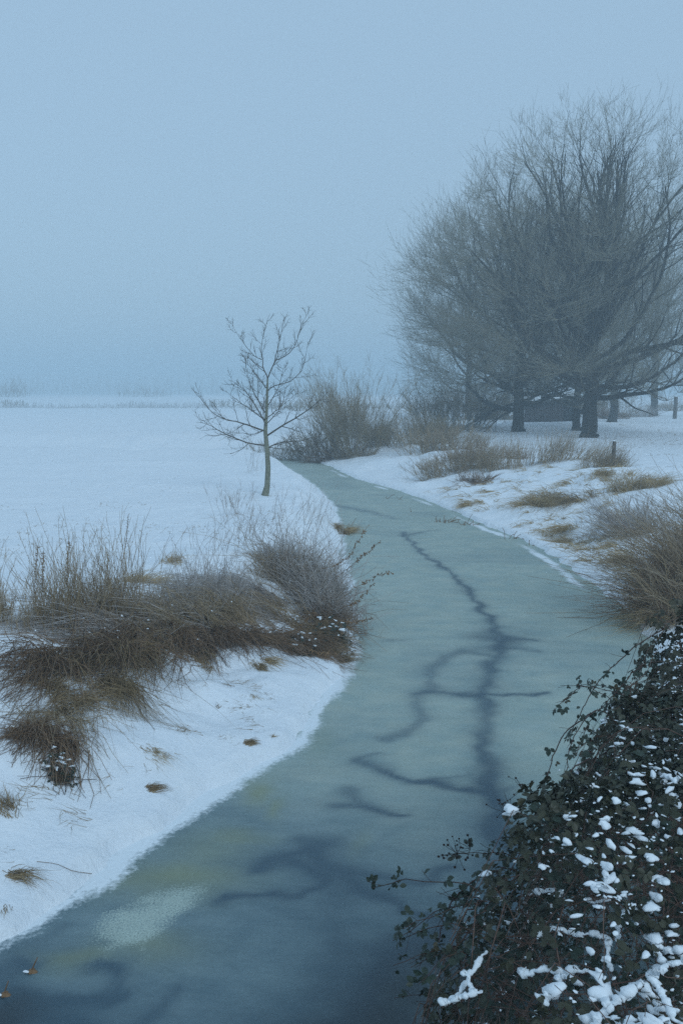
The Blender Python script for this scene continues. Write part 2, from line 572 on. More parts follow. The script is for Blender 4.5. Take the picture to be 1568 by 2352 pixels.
xs = np.concatenate([-steps([(6, 14, 40, 1.02), (14, 60, 36, 1.04), (60, 900, 24, 1.12)])[::-1][:-1],
                     np.linspace(-6, 6, 160), steps([(6, 14, 50, 1.02), (14, 60, 42, 1.04), (60, 900, 24, 1.12)])[1:]])
ys = np.concatenate([np.linspace(-90, -8, 8), np.linspace(-6, 3, 14), steps([(3.3, 16, 170, 1), (16, 40, 110, 1.012), (40, 100, 60, 1.02), (100, 1000, 50, 1.06)])])
GX, GY = np.meshgrid(xs, ys)
GZ, GD, GI, GL = height(GX, GY, True)
gv, gf, _ = grid_mesh(GX, GY, GZ)
ground_geo = Geo().add(gv, gf)
ground = ground_geo.obj('ground', M['ground'], smooth=True)
tag(ground, kind='structure')

# ---- ice
ix = np.concatenate([-steps([(4.5, 12, 40, 1.02), (12, 82, 30, 1.05)])[::-1][:-1], np.linspace(-4.5, 6.5, 225)])
iy = steps([(-11.5, 3.5, 20, 1), (3.5, 12, 200, 1), (12, 60, 270, 1.007), (60, 78, 14, 1)])
IX, IY = np.meshgrid(ix, iy)
ldist, rdist = polydist(IX, IY, LEFT), polydist(IX, IY, RIGHT)
ins = inpoly(IX, IY, CREEK)
keep = ins | (np.minimum(ldist, rdist) < 0.45)
iv, if_, used = grid_mesh(IX, IY, np.zeros_like(IX), keep)
ice_geo = Geo().add(iv, if_)
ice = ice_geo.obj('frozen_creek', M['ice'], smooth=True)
tag(ice, kind='structure')
ice['label'] = 'grey green slushy ice with dark branching veins'
x, y = iv[:, 0], iv[:, 1]
wx = x + 0.13 * vnoise(x, y, 0.45, 21) + 0.075 * vnoise(x, y, 0.17, 22) + 0.03 * vnoise(x, y, 0.07, 23)
wy = y + 0.18 * vnoise(x, y, 0.45, 24) + 0.11 * vnoise(x, y, 0.17, 25) + 0.04 * vnoise(x, y, 0.07, 26)
veins = [   # frame points, half-width in metres at start and end, strength
    ([(925, 1222), (960, 1262), (1012, 1300), (1062, 1340), (1100, 1390), (1135, 1440), (1150, 1480)], .05, .11, .75),
    ([(1150, 1480), (1135, 1530), (1120, 1590), (1115, 1650), (1120, 1720), (1122, 1790)], .10, .085, .72),
    ([(1122, 1790), (1142, 1860), (1152, 1920), (1160, 2000), (1150, 2100)], .08, .15, .95),
    ([(1130, 1462), (1190, 1466), (1250, 1474)], .16, .04, .7),
    ([(1140, 1486), (1200, 1492), (1235, 1498)], .10, .03, .5),
    ([(1120, 1462), (1160, 1470), (1190, 1480)], .22, .10, .35),
    ([(1140, 1512), (1060, 1496), (1000, 1518), (985, 1558), (1000, 1592)], .10, .08, .5),
    ([(1000, 1592), (972, 1608), (962, 1655), (930, 1688), (890, 1702)], .09, .07, .5),
    ([(968, 1598), (1010, 1588), (1060, 1592), (1120, 1597), (1185, 1598), (1255, 1590)], .07, .05, .75),
    ([(818, 1744), (870, 1766), (920, 1788), (1000, 1800), (1060, 1815), (1130, 1832)], .045, .06, .85),
    ([(815, 1742), (850, 1738), (880, 1735)], .06, .03, .5),
    ([(1000, 1800), (1040, 1790), (1072, 1778)], .05, .03, .45),
    ([(1120, 1828), (1160, 1822), (1185, 1815)], .05, .02, .4),
    ([(760, 1852), (815, 1848), (860, 1862), (915, 1872)], .04, .04, .8),
    ([(795, 1816), (822, 1842), (850, 1858)], .06, .04, .6),
    ([(590, 2002), (640, 1982), (700, 1965), (745, 1948)], .055, .10, .8),
    ([(690, 1930), (740, 1955), (790, 2010), (850, 2060), (920, 2100), (985, 2130)], .07, .08, .8),
    ([(515, 2064), (600, 2068), (690, 2062), (742, 2040), (742, 2010), (690, 1990)], .03, .06, .95),
    ([(800, 2000), (870, 2022), (940, 2040), (1000, 2015), (1035, 1985)], .05, .05, .8),
    ([(780, 2040), (785, 2100), (775, 2180), (760, 2260)], .14, .16, .5),
    ([(860, 1960), (930, 1900), (990, 1880)], .05, .03, .15),
    ([(1000, 2155), (930, 2190), (870, 2240), (800, 2330), (740, 2400)], .10, .22, .85),
    ([(390, 2270), (340, 2330), (300, 2400)], .06, .10, .7),
    ([(195, 2225), (235, 2228), (262, 2236)], .05, .05, .9),
    ([(255, 2238), (270, 2262), (250, 2280)], .05, .03, .6),
    ([(30, 2220), (72, 2222)], .04, .05, .8),
    ([(-40, 2290), (60, 2300), (160, 2290), (250, 2270)], .18, .09, 1.0),
    ([(-40, 2350), (60, 2370), (150, 2380)], .25, .25, 1.0),
    ([(890, 1470), (910, 1472)], .10, .08, .4),
    ([(815, 1450), (830, 1470)], .14, .10, .35),
    ([(770, 1160), (830, 1172), (905, 1190)], .15, .10, .45),
    ([(935, 1228), (960, 1224), (1000, 1218)], .12, .06, .5),
    ([(0, 2200), (90, 2160), (170, 2120)], .05, .05, .35),
]
dark = np.zeros(len(x))
for pts, w0, w1, st in veins:
    P_ = smooth_line(W(pts), 4)
    d, wv = polydist(wx, wy, P_, list(np.linspace(w0, w1, len(P_))))
    wv = wv * np.interp(y, [5, 9, 13], [1.15, 1.2, 1.05]) * (1 + .8 * vnoise(x, y, .35, 46))
    core = np.exp(-(d / (wv * 0.95)) ** 2) * 0.95 + 0.30 * np.exp(-(d / (wv * 2.4)) ** 2)
    dark = 1 - (1 - dark) * (1 - np.clip(core * st, 0, 1))
dark *= np.clip(0.98 + 0.5 * vnoise(x, y, 0.3, 31), 0, 1)
# dark ice below the willow
inlet = polydist(x, y, [(-0.8, 49.6), (-2.2, 51.8), (-4.5, 53.6)])
black = .8 * np.exp(-(inlet / 0.7) ** 2)
for (px, py, r) in [(960, 2290, .4), (900, 2345, .4), (760, 2400, .3), (20, 2340, .22), (1080, 2250, .5), (1000, 2210, .22)]:  # dark patches at the near end, bridge shade painted into the ice
    c = at(px, py)
    black = np.maximum(black, 0.85 * np.exp(-(np.hypot(wx - c[0], wy - c[1]) / r) ** 2))
yel = np.zeros(len(x))
for px, py, rx, ry, a_ in [(600, 1820, .12, .35, .6), (640, 1860, .08, .25, .5), (550, 1930, .3, .16, .45), (400, 2020, .55, .3, .6),
                           (330, 2180, .35, .2, .45), (150, 2205, .25, .12, .6), (835, 1935, .09, .25, .25), (480, 1960, .4, .4, .35), (730, 1700, .2, .5, .2)]:
    c = at(px, py)
    yel = np.maximum(yel, 1.25 * a_ * np.exp(-((wx - c[0]) / rx) ** 2 - ((wy - c[1]) / ry) ** 2))
pale_poly = W([(195, 2205), (222, 2140), (240, 2100), (330, 2062), (480, 2046), (440, 2085), (375, 2135), (330, 2170), (318, 2215), (280, 2195)])
pin = inpoly(wx, wy, pale_poly)
wx2, wy2 = wx + .10 * vnoise(x, y, .22, 35) + .06 * vnoise(x, y, .06, 36), wy + .14 * vnoise(x, y, .22, 37) + .06 * vnoise(x, y, .06, 38)
pin = inpoly(wx2, wy2, pale_poly)
pd = polydist(wx2, wy2, pale_poly + pale_poly[:1])
pale = np.where(pin, 0.52 + 0.36 * sstep(0, 0.14, pd), 0.35 * np.exp(-(pd / 0.06) ** 2))
rim_d = np.minimum(ldist, rdist).reshape(-1)[used]
isl_ = (ldist < rdist).reshape(-1)[used]
rim_d = rim_d + 0.10 * vnoise(x, y, 0.3, 33) + 0.05 * vnoise(x, y, 0.1, 34)
rim = np.where(isl_, np.clip(.75 + .9 * vnoise(x, y, .9, 47), .2, 1) * np.exp(-(np.maximum(rim_d, 0) / 0.17) ** 2), np.clip(.55 + 1.6 * vnoise(x, y, 1.3, 45), 0, 1) * sstep(12, 15, y) * np.exp(-((rim_d - 0.26) / 0.12) ** 2))
rim = np.maximum(rim, 0.9 * np.exp(-(np.maximum(rim_d, 0) / 0.07) ** 2) * isl_)
wet_shade = sstep(9.2, 6.2, y + 1.6 * vnoise(x, y, 1.6, 41) + 0.8 * vnoise(x, y, 0.6, 42) + 0.35 * x)  # darker near the camera: wet ice plus painted shade of the unseen bridge
wet_shade = np.maximum(wet_shade, 0.25 * sstep(0.0, 0.35, vnoise(x, y, 1.3, 44)))
for nm, arr in (('dark', np.clip(dark, 0, 1)), ('black', black), ('yellow', yel), ('pale', pale), ('rim', rim), ('wet_shade', wet_shade)):
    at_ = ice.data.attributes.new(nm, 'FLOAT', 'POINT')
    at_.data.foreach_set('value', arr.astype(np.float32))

# ------------------------------------------------------------------ big bare trees
def add_tree_parts(t, trunkP, trunkR, limbs, levels, off, mats=('bark', 'twig'), sides=(10, 7, 5, 3, 3)):
    g = Geo()
    tubes(g, trunkP, trunkR, sides[0], off)
    g.obj('trunk', M[mats[0]], t, smooth=True)
    LP, LR = limbs
    for i in range(len(LP)):
        gl = Geo()
        tubes(gl, LP[i:i + 1], LR[i:i + 1], sides[1], off)
        gl.obj('limb', M[mats[0]], t, smooth=True)
    gb = Geo()
    tubes(gb, levels[0][0], levels[0][1], sides[2], off)
    gb.obj('boughs', M[mats[0]], t)['kind'] = 'stuff'
    g2 = Geo()
    for n, (P, R) in enumerate(levels[1:]):
        tubes(g2, P, R, sides[3], off)
    g2.obj('crown', M[mats[1]], t)

def big_tree(base, height_, radius, trunk_h, trunk_r, nl, seed, counts, low=0.24, upright=0.0, lean=(0, 0), rt=0.0037, first=0.12, lowexp=0.72, elmin=0.0, clear=1.4):
    global rng
    rng = np.random.default_rng(seed)
    base = np.asarray(base, float)
    k = 22
    s = np.linspace(0, 1, k) ** 1.6
    tp = base + np.stack([lean[0] * s ** 2 * trunk_h + np.cumsum(rng.normal(size=k)) * .03, lean[1] * s ** 2 * trunk_h + np.cumsum(rng.normal(size=k)) * .03, s * trunk_h - 0.05], -1)
    flare = 1 + 0.38 * np.exp(-s * trunk_h / 0.35)
    tr_ = trunk_r * (1 - 0.72 * s) * flare
    # limbs fill an egg-shaped envelope
    u = (np.arange(nl) + 0.5) / nl
    el = np.radians(elmin + (86 - elmin) * u ** (lowexp - 0.3 * upright)) + rng.normal(size=nl) * 0.08
    az = np.arange(nl) * 2.39996 + rng.normal(size=nl) * 0.35 + seed
    th = first + (0.92 - first) * u ** 0.9
    root = np.stack([np.interp(th, s, tp[:, j]) for j in range(3)], -1)
    d = np.stack([np.cos(el) * np.cos(az), np.cos(el) * np.sin(az), np.sin(el)], -1)
    cz = height_ * 0.47
    c = np.array([0, 0, cz])
    rel = root - base - c
    A = np.array([1 / radius, 1 / radius, 1 / (height_ - cz)])
    a_, b_, c_ = ((d * A) ** 2).sum(-1), 2 * ((d * A) * (rel * A)).sum(-1), ((rel * A) ** 2).sum(-1) - 1
    L = (-b_ + np.sqrt(np.maximum(b_ * b_ - 4 * a_ * c_, 0.01))) / (2 * a_)
    L = L * rng.uniform(0.72, 0.88, nl)
    r0 = np.interp(th, s, trunk_r * (1 - 0.72 * s)) * rng.uniform(0.42, 0.62, nl)
    P1, R1, L1 = walk(root, d, L, r0, 12, np.array([0, 0, 0.6]), 0.12, 0.018)
    lv = []
    P2, R2, L2 = branch_level(P1, R1, L1, counts[0], low, 0.99, 0.60, 0.34, 7, (0, 0, 0.55), 0.13, rt * 1.9, 0.5, 0.15)
    lv.append((P2, R2))
    # finer branches reach for points spread evenly through a rounded, lumpy crown
    nt = counts[1]
    dv = unit(rng.normal(size=(nt, 3)))
    rr_ = rng.uniform(.12, 1, nt) ** (1 / 3.0)
    azn, eln = np.arctan2(dv[:, 1], dv[:, 0]) * 2.2 + seed * 3, dv[:, 2] * 3.0
    rr_ = rr_ * (1 + .26 * vnoise(azn, eln, 1.0, 301) + .14 * vnoise(azn, eln, .4, 302))
    tgt = base + c + dv * rr_[:, None] * np.array([radius, radius, height_ - cz])
    axd = np.hypot(tgt[:, 0] - base[0], tgt[:, 1] - base[1])
    tgt = tgt[tgt[:, 2] > base[2] + clear + .15 * rng.uniform(0, 4, nt) + 3.0 * np.exp(-(axd / (radius * .38)) ** 2)]
    tgt = tgt[rng.uniform(0, 1, len(tgt)) < np.interp((tgt[:, 2] - base[2]) / height_, [.1, .35, .62], [.38, .6, 1.0])]
    cand = np.concatenate([P2[:, 2:].reshape(-1, 3), P1[:, 4:].reshape(-1, 3), tp[8:]])
    crad = np.concatenate([R2[:, 2:].reshape(-1), R1[:, 4:].reshape(-1), tr_[8:]])
    ca = np.hypot(cand[:, 0] - base[0], cand[:, 1] - base[1])
    pick = np.empty(len(tgt), int)
    for i0 in range(0, len(tgt), 500):
        tq = tgt[i0:i0 + 500]
        dd = np.linalg.norm(tq[:, None] - cand[None], axis=-1)
        ta = np.hypot(tq[:, 0] - base[0], tq[:, 1] - base[1])
        dd = dd + 1.3 * np.maximum(ca[None] - ta[:, None] + .2, 0) + 1.1 * np.maximum(cand[None, :, 2] - tq[:, None, 2] + .55 * np.hypot(cand[None, :, 0] - tq[:, None, 0], cand[None, :, 1] - tq[:, None, 1]), 0)
        pick[i0:i0 + 500] = dd.argmin(1)
    r3 = cand[pick]
    v3 = tgt - r3
    sq = np.linspace(0, 1, 4)[None, :, None]
    sag = np.concatenate([v3[:, :2] * .12, -np.abs(v3[:, 2:]) * .12 - .03], -1)
    P3 = r3[:, None] + v3[:, None] * sq + (sag[:, None] + rng.normal(size=(len(tgt), 4, 3)) * .06) * (4 * sq * (1 - sq))
    L3 = np.maximum(np.linalg.norm(v3, axis=1), .8)
    R3 = np.maximum(np.minimum(crad[pick] * .6, .006 + .007 * L3)[:, None] * np.linspace(1, .3, 4)[None], rt)
    lv.append((P3, R3))
    L3 = np.clip(L3, .9, 1.7)
    P4, R4, L4 = branch_level(P3, R3, L3, counts[2], 0.2, 1.0, 0.62, 0.58, 2, (0, 0, 0.45), 0.16, rt, 0.6, 0.2)
    lv.append((P4, R4))
    for P, R in lv:
        low_ = P[..., 2] < base[2] + 0.35
        P[..., 2] = np.where(low_, base[2] + 0.35 + 0.3 * (P[..., 2] - base[2] - 0.35) * 0.2, P[..., 2])
    return (tp[None], tr_[None]), (P1, R1), lv

def make_tree(name, label, base, group=None, **kw):
    t = thing(name, label, 'tree', base, group)
    T, Lm, lv = big_tree(base, **kw)
    add_tree_parts(t, T[0], T[1], Lm, lv, base)
    return t

def copy_thing(src, loc, rz, sc, label, group=None):
    c = src.copy(); COL.objects.link(c)
    c.location = tuple(float(q) for q in loc); c.rotation_euler = (0, 0, rz); c.scale = (sc[0], sc[0], sc[1])
    c['label'] = label
    if group: c['group'] = group
    for ch in src.children:
        d = ch.copy(); COL.objects.link(d); d.parent = c
    return c

b_oak = gat(1353, 1006)
b_sec = gat(1190, 991)
oak = make_tree('bare_tree', 'largest bare tree with thick dark trunk and wide spreading crown, right of the shed', b_oak,
                height_=(b_oak[1]) * (1006 - 285) / F, radius=12.0, trunk_h=10.5, trunk_r=0.46, nl=44, seed=5, counts=(13, 7200, 6), clear=2.4, first=0.22, lowexp=0.85)
sec = make_tree('bare_tree', 'bare tree with slimmer trunk and drooping low branches, left of the shed', b_sec,
                height_=(b_sec[1]) * (991 - 420) / F, radius=8.9, trunk_h=11.5, trunk_r=0.38, nl=44, seed=9, counts=(12, 5800, 6), first=0.12, lowexp=1.2)
b_up = atd(1300, 960, 98.0); b_up[2] = hz(b_up[0], b_up[1])
tall = make_tree('bare_tree', 'tall upright bare tree standing behind the largest tree, right of its trunk', b_up,
                 height_=22.0, radius=6.5, trunk_h=21, trunk_r=0.34, nl=26, seed=14, counts=(7, 1700, 5), first=0.14, upright=1.0, rt=0.007)
GB = 'misty trees behind the two large trees'
tall['group'] = GB
for (px, dep, rz, sc_, lb) in [
        (1075, 96, 1.1, (1.0, 0.72), 'hazy bare tree at the left end of the misty row, above the brush'),
        (1160, 102, 2.3, (1.05, 0.88), 'hazy bare tree just left of the slimmer trunk, far behind'),
        (1235, 92, 0.6, (0.95, 0.92), 'hazy bare tree rising right behind the shed'),
        (1405, 88, 3.4, (1.1, 0.98), 'bare tree with broad trunk just right of the largest trunk, farther back'),
        (1500, 112, 4.4, (1.2, 1.0), 'hazy bare tree far behind, between the largest trunk and the far fence post')]:
    p = atd(px, 950, dep); p[2] = hz(p[0], p[1])
    copy_thing(tall, p, rz, sc_, lb, GB)
p = gat(1322, 984); p[2] -= 0.02
third = copy_thing(sec, p, 2.2, (0.72, 0.9), 'bare tree whose dark trunk stands close behind the left side of the largest trunk', None)

# ------------------------------------------------------------------ young tree on the left bank
rng = np.random.default_rng(3)
b_y = gat(608, 1138)
dy = b_y[1]
def z1(p, off=0.0):
    return atd(p[0] * 0.52, 690 + p[1] * 0.52, dy + off)
yt = thing('young_tree', 'slender young bare tree alone on the left snow bank', 'tree', b_y)
trunk_pts = [(1170, 862), (1180, 820), (1184, 740), (1179, 650), (1172, 580), (1178, 480), (1180, 400), (1182, 345)]
tp = np.array([z1(p) for p in trunk_pts]); tp[0] = b_y - [0, 0, 0.05]
tr_ = np.array([.112, .078, .070, .064, .055, .040, .030, .022])
g = Geo(); tubes(g, tp[None], tr_[None], 10, b_y); g.obj('trunk', M['young_bark'], yt, smooth=True)
ylimbs = [
    ([(1182, 345), (1165, 300), (1155, 240), (1160, 160), (1192, 58)], .024, .15),
    ([(1182, 345), (1215, 265), (1235, 180), (1253, 88)], .024, -.2),
    ([(1215, 265), (1272, 240), (1310, 180), (1330, 115), (1366, 48)], .017, -.35),
    ([(1155, 262), (1120, 240), (1062, 170), (1015, 88)], .016, .35),
    ([(1181, 402), (1212, 376), (1282, 355), (1332, 310), (1350, 240), (1361, 182)], .02, -.5),
    ([(1176, 600), (1240, 556), (1300, 522), (1362, 482), (1402, 450), (1452, 400)], .032, -.6),
    ([(1180, 655), (1230, 630), (1330, 620), (1402, 600), (1482, 578)], .026, .5),
    ([(1184, 650), (1280, 660), (1342, 666)], .016, -.9),
    ([(1172, 640), (1090, 628), (1020, 600), (960, 570), (920, 548), (868, 538)], .03, .6),
    ([(1172, 578), (1100, 552), (1040, 535), (980, 520), (920, 480), (868, 405)], .032, -.5),
    ([(1172, 542), (1130, 470), (1100, 420), (1062, 380), (1008, 350)], .024, .7),
    ([(1172, 530), (1120, 490), (1060, 450), (998, 400)], .02, -.8),
    ([(1174, 500), (1132, 430), (1110, 380), (1092, 320), (1080, 256)], .021, .9),
    ([(1179, 390), (1140, 340), (1102, 290), (1080, 250)], .017, -.4),
    ([(1176, 545), (1220, 500), (1252, 440), (1258, 400)], .018, .8),
    ([(1178, 470), (1222, 400), (1245, 330), (1250, 300)], .018, .9),
    ([(1172, 570), (1120, 590), (1060, 585), (1000, 600)], .016, 1.0),
    ([(1178, 520), (1240, 470), (1320, 400)], .017, 1.0),
    ([(1174, 560), (1160, 500), (1165, 440), (1150, 380)], .016, -1.0)]
tw = []
for pts, r, off in ylimbs:
    pp = np.array([z1(p, off * i / (len(pts) - 1) * 1.3) for i, p in enumerate(pts)])
    sm = [np.array(smooth_line(np.stack([pp[:, j]] * 2, -1), 4))[:, 0] for j in range(3)]
    s = np.linspace(0, len(pp) - 1, 11)
    P = np.stack([np.interp(s, np.linspace(0, len(pp) - 1, len(sm[0])), sm[j]) for j in range(3)], -1)
    P[1:-1] += rng.normal(size=(9, 3)) * 0.007
    R = np.maximum(r * np.linspace(.78, .11, 11), .0036)
    g = Geo(); tubes(g, P[None], R[None], 6, b_y); g.obj('branch', M['young_twig'], yt, smooth=True)
    tw.append((P, R))
TP, TR = np.array([a for a, _ in tw]), np.array([b for _, b in tw])
TL = np.linalg.norm(np.diff(TP, axis=1), axis=-1).sum(1)
P2, R2, L2 = branch_level(TP, TR, TL, 10, 0.15, 0.98, 0.72, 0.32, 6, (0, 0, 0.40), 0.12, .0040, .6, .45)
P3, R3, L3 = branch_level(P2, R2, L2, 6, 0.2, 1.0, 0.65, 0.48, 4, (0, 0, 0.35), 0.14, .0032, .7, .3)
g = Geo(); tubes(g, P2, R2, 4, b_y); tubes(g, P3, R3, 3, b_y)
g.obj('crown', M['young_twig'], yt)

# ------------------------------------------------------------------ shrubs, stems and grass
def on_ground(xy):
    z = height(xy[:, 0], xy[:, 1])
    return np.stack([xy[:, 0], xy[:, 1], np.maximum(z, 0) - 0.02], -1)

def line_roots(pts, n, spread, gaps=True):
    n0 = n
    n = n * 3 if gaps else n
    pts = [gat(*p)[:2] for p in pts]
    t = rng.uniform(0, len(pts) - 1, n)
    i = np.minimum(t.astype(int), len(pts) - 2)
    P = np.array(pts)
    xy = P[i] * (1 - (t - i))[:, None] + P[i + 1] * (t - i)[:, None]
    xy = xy + rng.normal(size=(n, 2)) * spread
    if gaps:                 # roots stand in clumps
        w = np.clip(.5 + 1.9 * vnoise(xy[:, 0], xy[:, 1], .34, 91) + 1.2 * vnoise(xy[:, 0], xy[:, 1], .13, 92), .02, 1)
        xy = xy[rng.choice(n, n0, replace=False, p=w / w.sum())]
    return on_ground(xy)

def disc_roots(c, n, rx, ry=None):
    ry = ry or rx
    a, r = rng.uniform(0, 2 * math.pi, n), np.sqrt(rng.uniform(0, 1, n))
    return on_ground(np.stack([c[0] + r * rx * np.cos(a), c[1] + r * ry * np.sin(a)], -1))

def rdirs(n, mean, spread):
    return unit(np.asarray(mean, float) + rng.normal(size=(n, 3)) * spread)

def grass_tuft(name, label, px, py, n, rad, L, lean=(0, 0), mat='straw', droop=0.7, width=0.004, spread=0.32, cat='grass tuft', snow=False, group=None):
    c = gat(px, py)
    LITTER.append((c[0], c[1], rad * 0.7, 0.5))
    ns = max(1, int(n / 55))
    sub = disc_roots(c, ns, rad * .85)[:, :2]
    if ns == 1: sub = c[None, :2]
    pick = rng.choice(ns, n, p=(lambda w: w / w.sum())(rng.uniform(.3, 1, ns)))
    r = on_ground(sub[pick] + rng.normal(size=(n, 2)) * (rad * .9 / max(ns, 1) ** .5) * .45)
    slean = np.concatenate([rng.normal(size=(ns, 2)) * .5, np.zeros((ns, 1))], -1)
    slen = rng.uniform(.55, 1.25, ns)
    dirs = unit(rdirs(n, (lean[0] * .8, lean[1] * .8, 1.0), spread * .75) + slean[pick])
    out = dirs * [1, 1, 0]
    P = stems(r, dirs, rng.uniform(0.45, 1.0, n) * L * slen[pick], out * 0.35 + np.array([lean[0] * .3, lean[1] * .3, -droop * .8]), k=6, wob=0.22)
    P[..., 2] = np.maximum(P[..., 2], height(P[..., 0], P[..., 1]) + 0.005)
    g = Geo(); ribbons(g, P, np.full(n, width), c)
    o = g.obj(name, M[mat], None, loc=c)
    tag(o, label, cat, group)
    return o

def clear_ground(P, eps=0.01):
    P[..., 2] = np.maximum(P[..., 2], np.maximum(height(P[..., 0], P[..., 1]), 0.0) + eps)
    return P

def litter_line(pts, r, a):
    pts = [gat(*p)[:2] for p in pts]
    for i in range(len(pts) - 1):
        for t in np.linspace(0, 1, 5):
            q = pts[i] * (1 - t) + pts[i + 1] * t
            LITTER.append((q[0], q[1], r, a))

# --- long arching shrub along the left bank
rng = np.random.default_rng(21)
c = gat(330, 1470)
t = thing('arching_shrub', 'long frosted grey brown shrub arching over the left bank, dark underneath', 'shrub', c)
litter_line([(250, 1500), (420, 1480), (600, 1470), (660, 1480)], 0.22, 0.8)

def bunch(n, line, sp, mean, dsp, L0, L1, dmean, dd, dk, mat, nm, r0=.0042, r1=.0018, m=3, shoot=(.05, .22), up=.1, wob=.2, rib=0.0, tuft_k=.9):
    """one part: a bunch of bent stems in tufts, with fine side shoots"""
    r = line_roots(line, n, sp)
    # tufts: neighbouring stems lean alike
    tuft = np.stack([vnoise(r[:, 0], r[:, 1], .16, q) for q in (81, 82, 83)], -1) * tuft_k
    dirs = unit(np.asarray(mean, float) + tuft * [1, 1, .4] + rng.normal(size=(n, 3)) * dsp)
    Ls = (L0 + (L1 - L0) * rng.uniform(0, 1, n) ** 1.3) * np.clip(1 + 1.0 * vnoise(r[:, 0], r[:, 1], .35, 84), .4, 1.25)
    P = clear_ground(stems(r, dirs, Ls, rdirs(n, dmean, dd) * dk, k=5, wob=wob))
    g = Geo()
    if rib:
        ribbons(g, P, np.full(n, rib), c)
    else:
        tubes(g, P, np.linspace(r0, r1, 5)[None, :].repeat(n, 0), 3, c)
    if m:
        S = side_shoots(P, m, .25, .98, shoot[0], shoot[1], up=up, ang=1.15, k=3, wob=.2)
        tubes(g, S, np.full(S.shape[:2], r1 * .75), 3, c, .4, 1)
    g.obj(nm, M[mat], t)['kind'] = 'stuff'

bunch(1150, [(230, 1480), (330, 1465), (460, 1445), (600, 1430), (680, 1445)], .09, (-.75, -.12, .55), .16, .6, 1.35, (-.35, -.35, -.62), .12, .60, 'stem_grey', 'sweeping_stems')
bunch(900, [(500, 1410), (590, 1385), (655, 1365)], .10, (-.85, -.1, .5), .18, .5, 1.15, (-.35, -.3, -.55), .12, .5, 'stem_grey', 'sweeping_stems', m=3)
bunch(700, [(330, 1470), (460, 1450), (600, 1430), (700, 1440)], .09, (-.45, .05, .75), .2, .5, 1.0, (-.5, -.25, -.45), .12, .55, 'stem_tan', 'pale_stems', m=3)
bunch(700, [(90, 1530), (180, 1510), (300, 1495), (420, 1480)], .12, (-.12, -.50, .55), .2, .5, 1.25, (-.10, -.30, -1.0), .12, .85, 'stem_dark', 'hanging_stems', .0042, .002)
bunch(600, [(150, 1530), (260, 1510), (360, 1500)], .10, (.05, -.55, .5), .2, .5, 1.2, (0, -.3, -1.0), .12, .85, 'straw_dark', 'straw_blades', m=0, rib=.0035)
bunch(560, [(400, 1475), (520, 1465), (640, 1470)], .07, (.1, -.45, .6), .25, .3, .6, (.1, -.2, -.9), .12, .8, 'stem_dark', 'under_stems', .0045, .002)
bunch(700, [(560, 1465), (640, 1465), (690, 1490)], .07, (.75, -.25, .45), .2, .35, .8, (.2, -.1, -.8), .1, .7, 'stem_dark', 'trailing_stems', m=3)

bunch(420, [(70, 1690), (120, 1690), (165, 1710)], .07, (.05, -.5, .5), .35, .25, .6, (.05, -.35, -1.0), .15, .8, 'stem_dark', 'trailing_stems', .0035, .0018, 2, (.04, .12))
bunch(160, [(60, 1640), (130, 1650), (200, 1660)], .10, (.0, -.5, .6), .35, .3, .7, (.05, -.35, -1.0), .15, .8, 'stem_tan', 'trailing_stems', .003, .0016, 2, (.04, .12))

# --- tall upright dead weeds behind it
def weeds(name, label, line, n, L0, L1, mat, lean=(0, 0, 1), spread=.14, m=3, frac=1.0, rr=.0032, droop=(0, 0, -.05), sp=.12, lit=True, shoot=(.06, .2), cat='weeds'):
    c = gat(*line[len(line) // 2])
    r = line_roots(line, n, sp)
    if lit: litter_line(line, sp * 1.3, .45)
    P = stems(r, rdirs(n, lean, spread), (L0 + (L1 - L0) * rng.uniform(0, 1, n) ** 1.6) * np.clip(1 + 1.2 * vnoise(r[:, 0], r[:, 1], .4, 93), .4, 1.4), np.tile(droop, (n, 1)), k=6, wob=.14)
    g = Geo(); tubes(g, P, (rr * np.linspace(1, .5, 6))[None, :].repeat(n, 0), 3, c)
    if m:
        S = side_shoots(P, m, .35, .98, shoot[0], shoot[1], up=.45, ang=.7)
        tubes(g, S, np.full(S.shape[:2], rr * .45), 3, c, .5, 1)
    return tag(g.obj(name, M[mat], None, loc=c), label, cat)

weeds('dead_weeds', 'tall upright grey tan dead weeds at the left edge, behind the arching shrub', [(-60, 1450), (60, 1440), (200, 1425), (330, 1410)], 900, .25, 1.0, 'stem_tan', (-.05, 0, 1), .26, sp=.16)
weeds('dead_weeds', 'thin grey dead weeds standing along the top of the arching shrub', [(300, 1420), (430, 1400), (560, 1370)], 420, .2, .85, 'stem_grey', (.15, 0, 1), .32, sp=.16)
weeds('dead_weeds', 'wispy pale weed stems on the snow between shrub and young tree', [(470, 1270), (560, 1235), (680, 1200), (740, 1190)], 75, .3, .95, 'stem_grey', (.3, 0, 1), .26, m=6, sp=.22)
weeds('dead_weeds', 'knee high twiggy weed just left of the young trunk', [(515, 1195), (535, 1185), (560, 1180)], 20, .6, 1.05, 'stem_grey', (.05, 0, 1), .2, m=14, sp=.1, lit=False)
weeds('dead_weeds', 'faint weed stems standing behind the young trunk', [(575, 1088), (590, 1085), (600, 1082)], 16, .5, 1.0, 'stem_grey', (0, 0, 1), .15, m=6, sp=.15, lit=False)

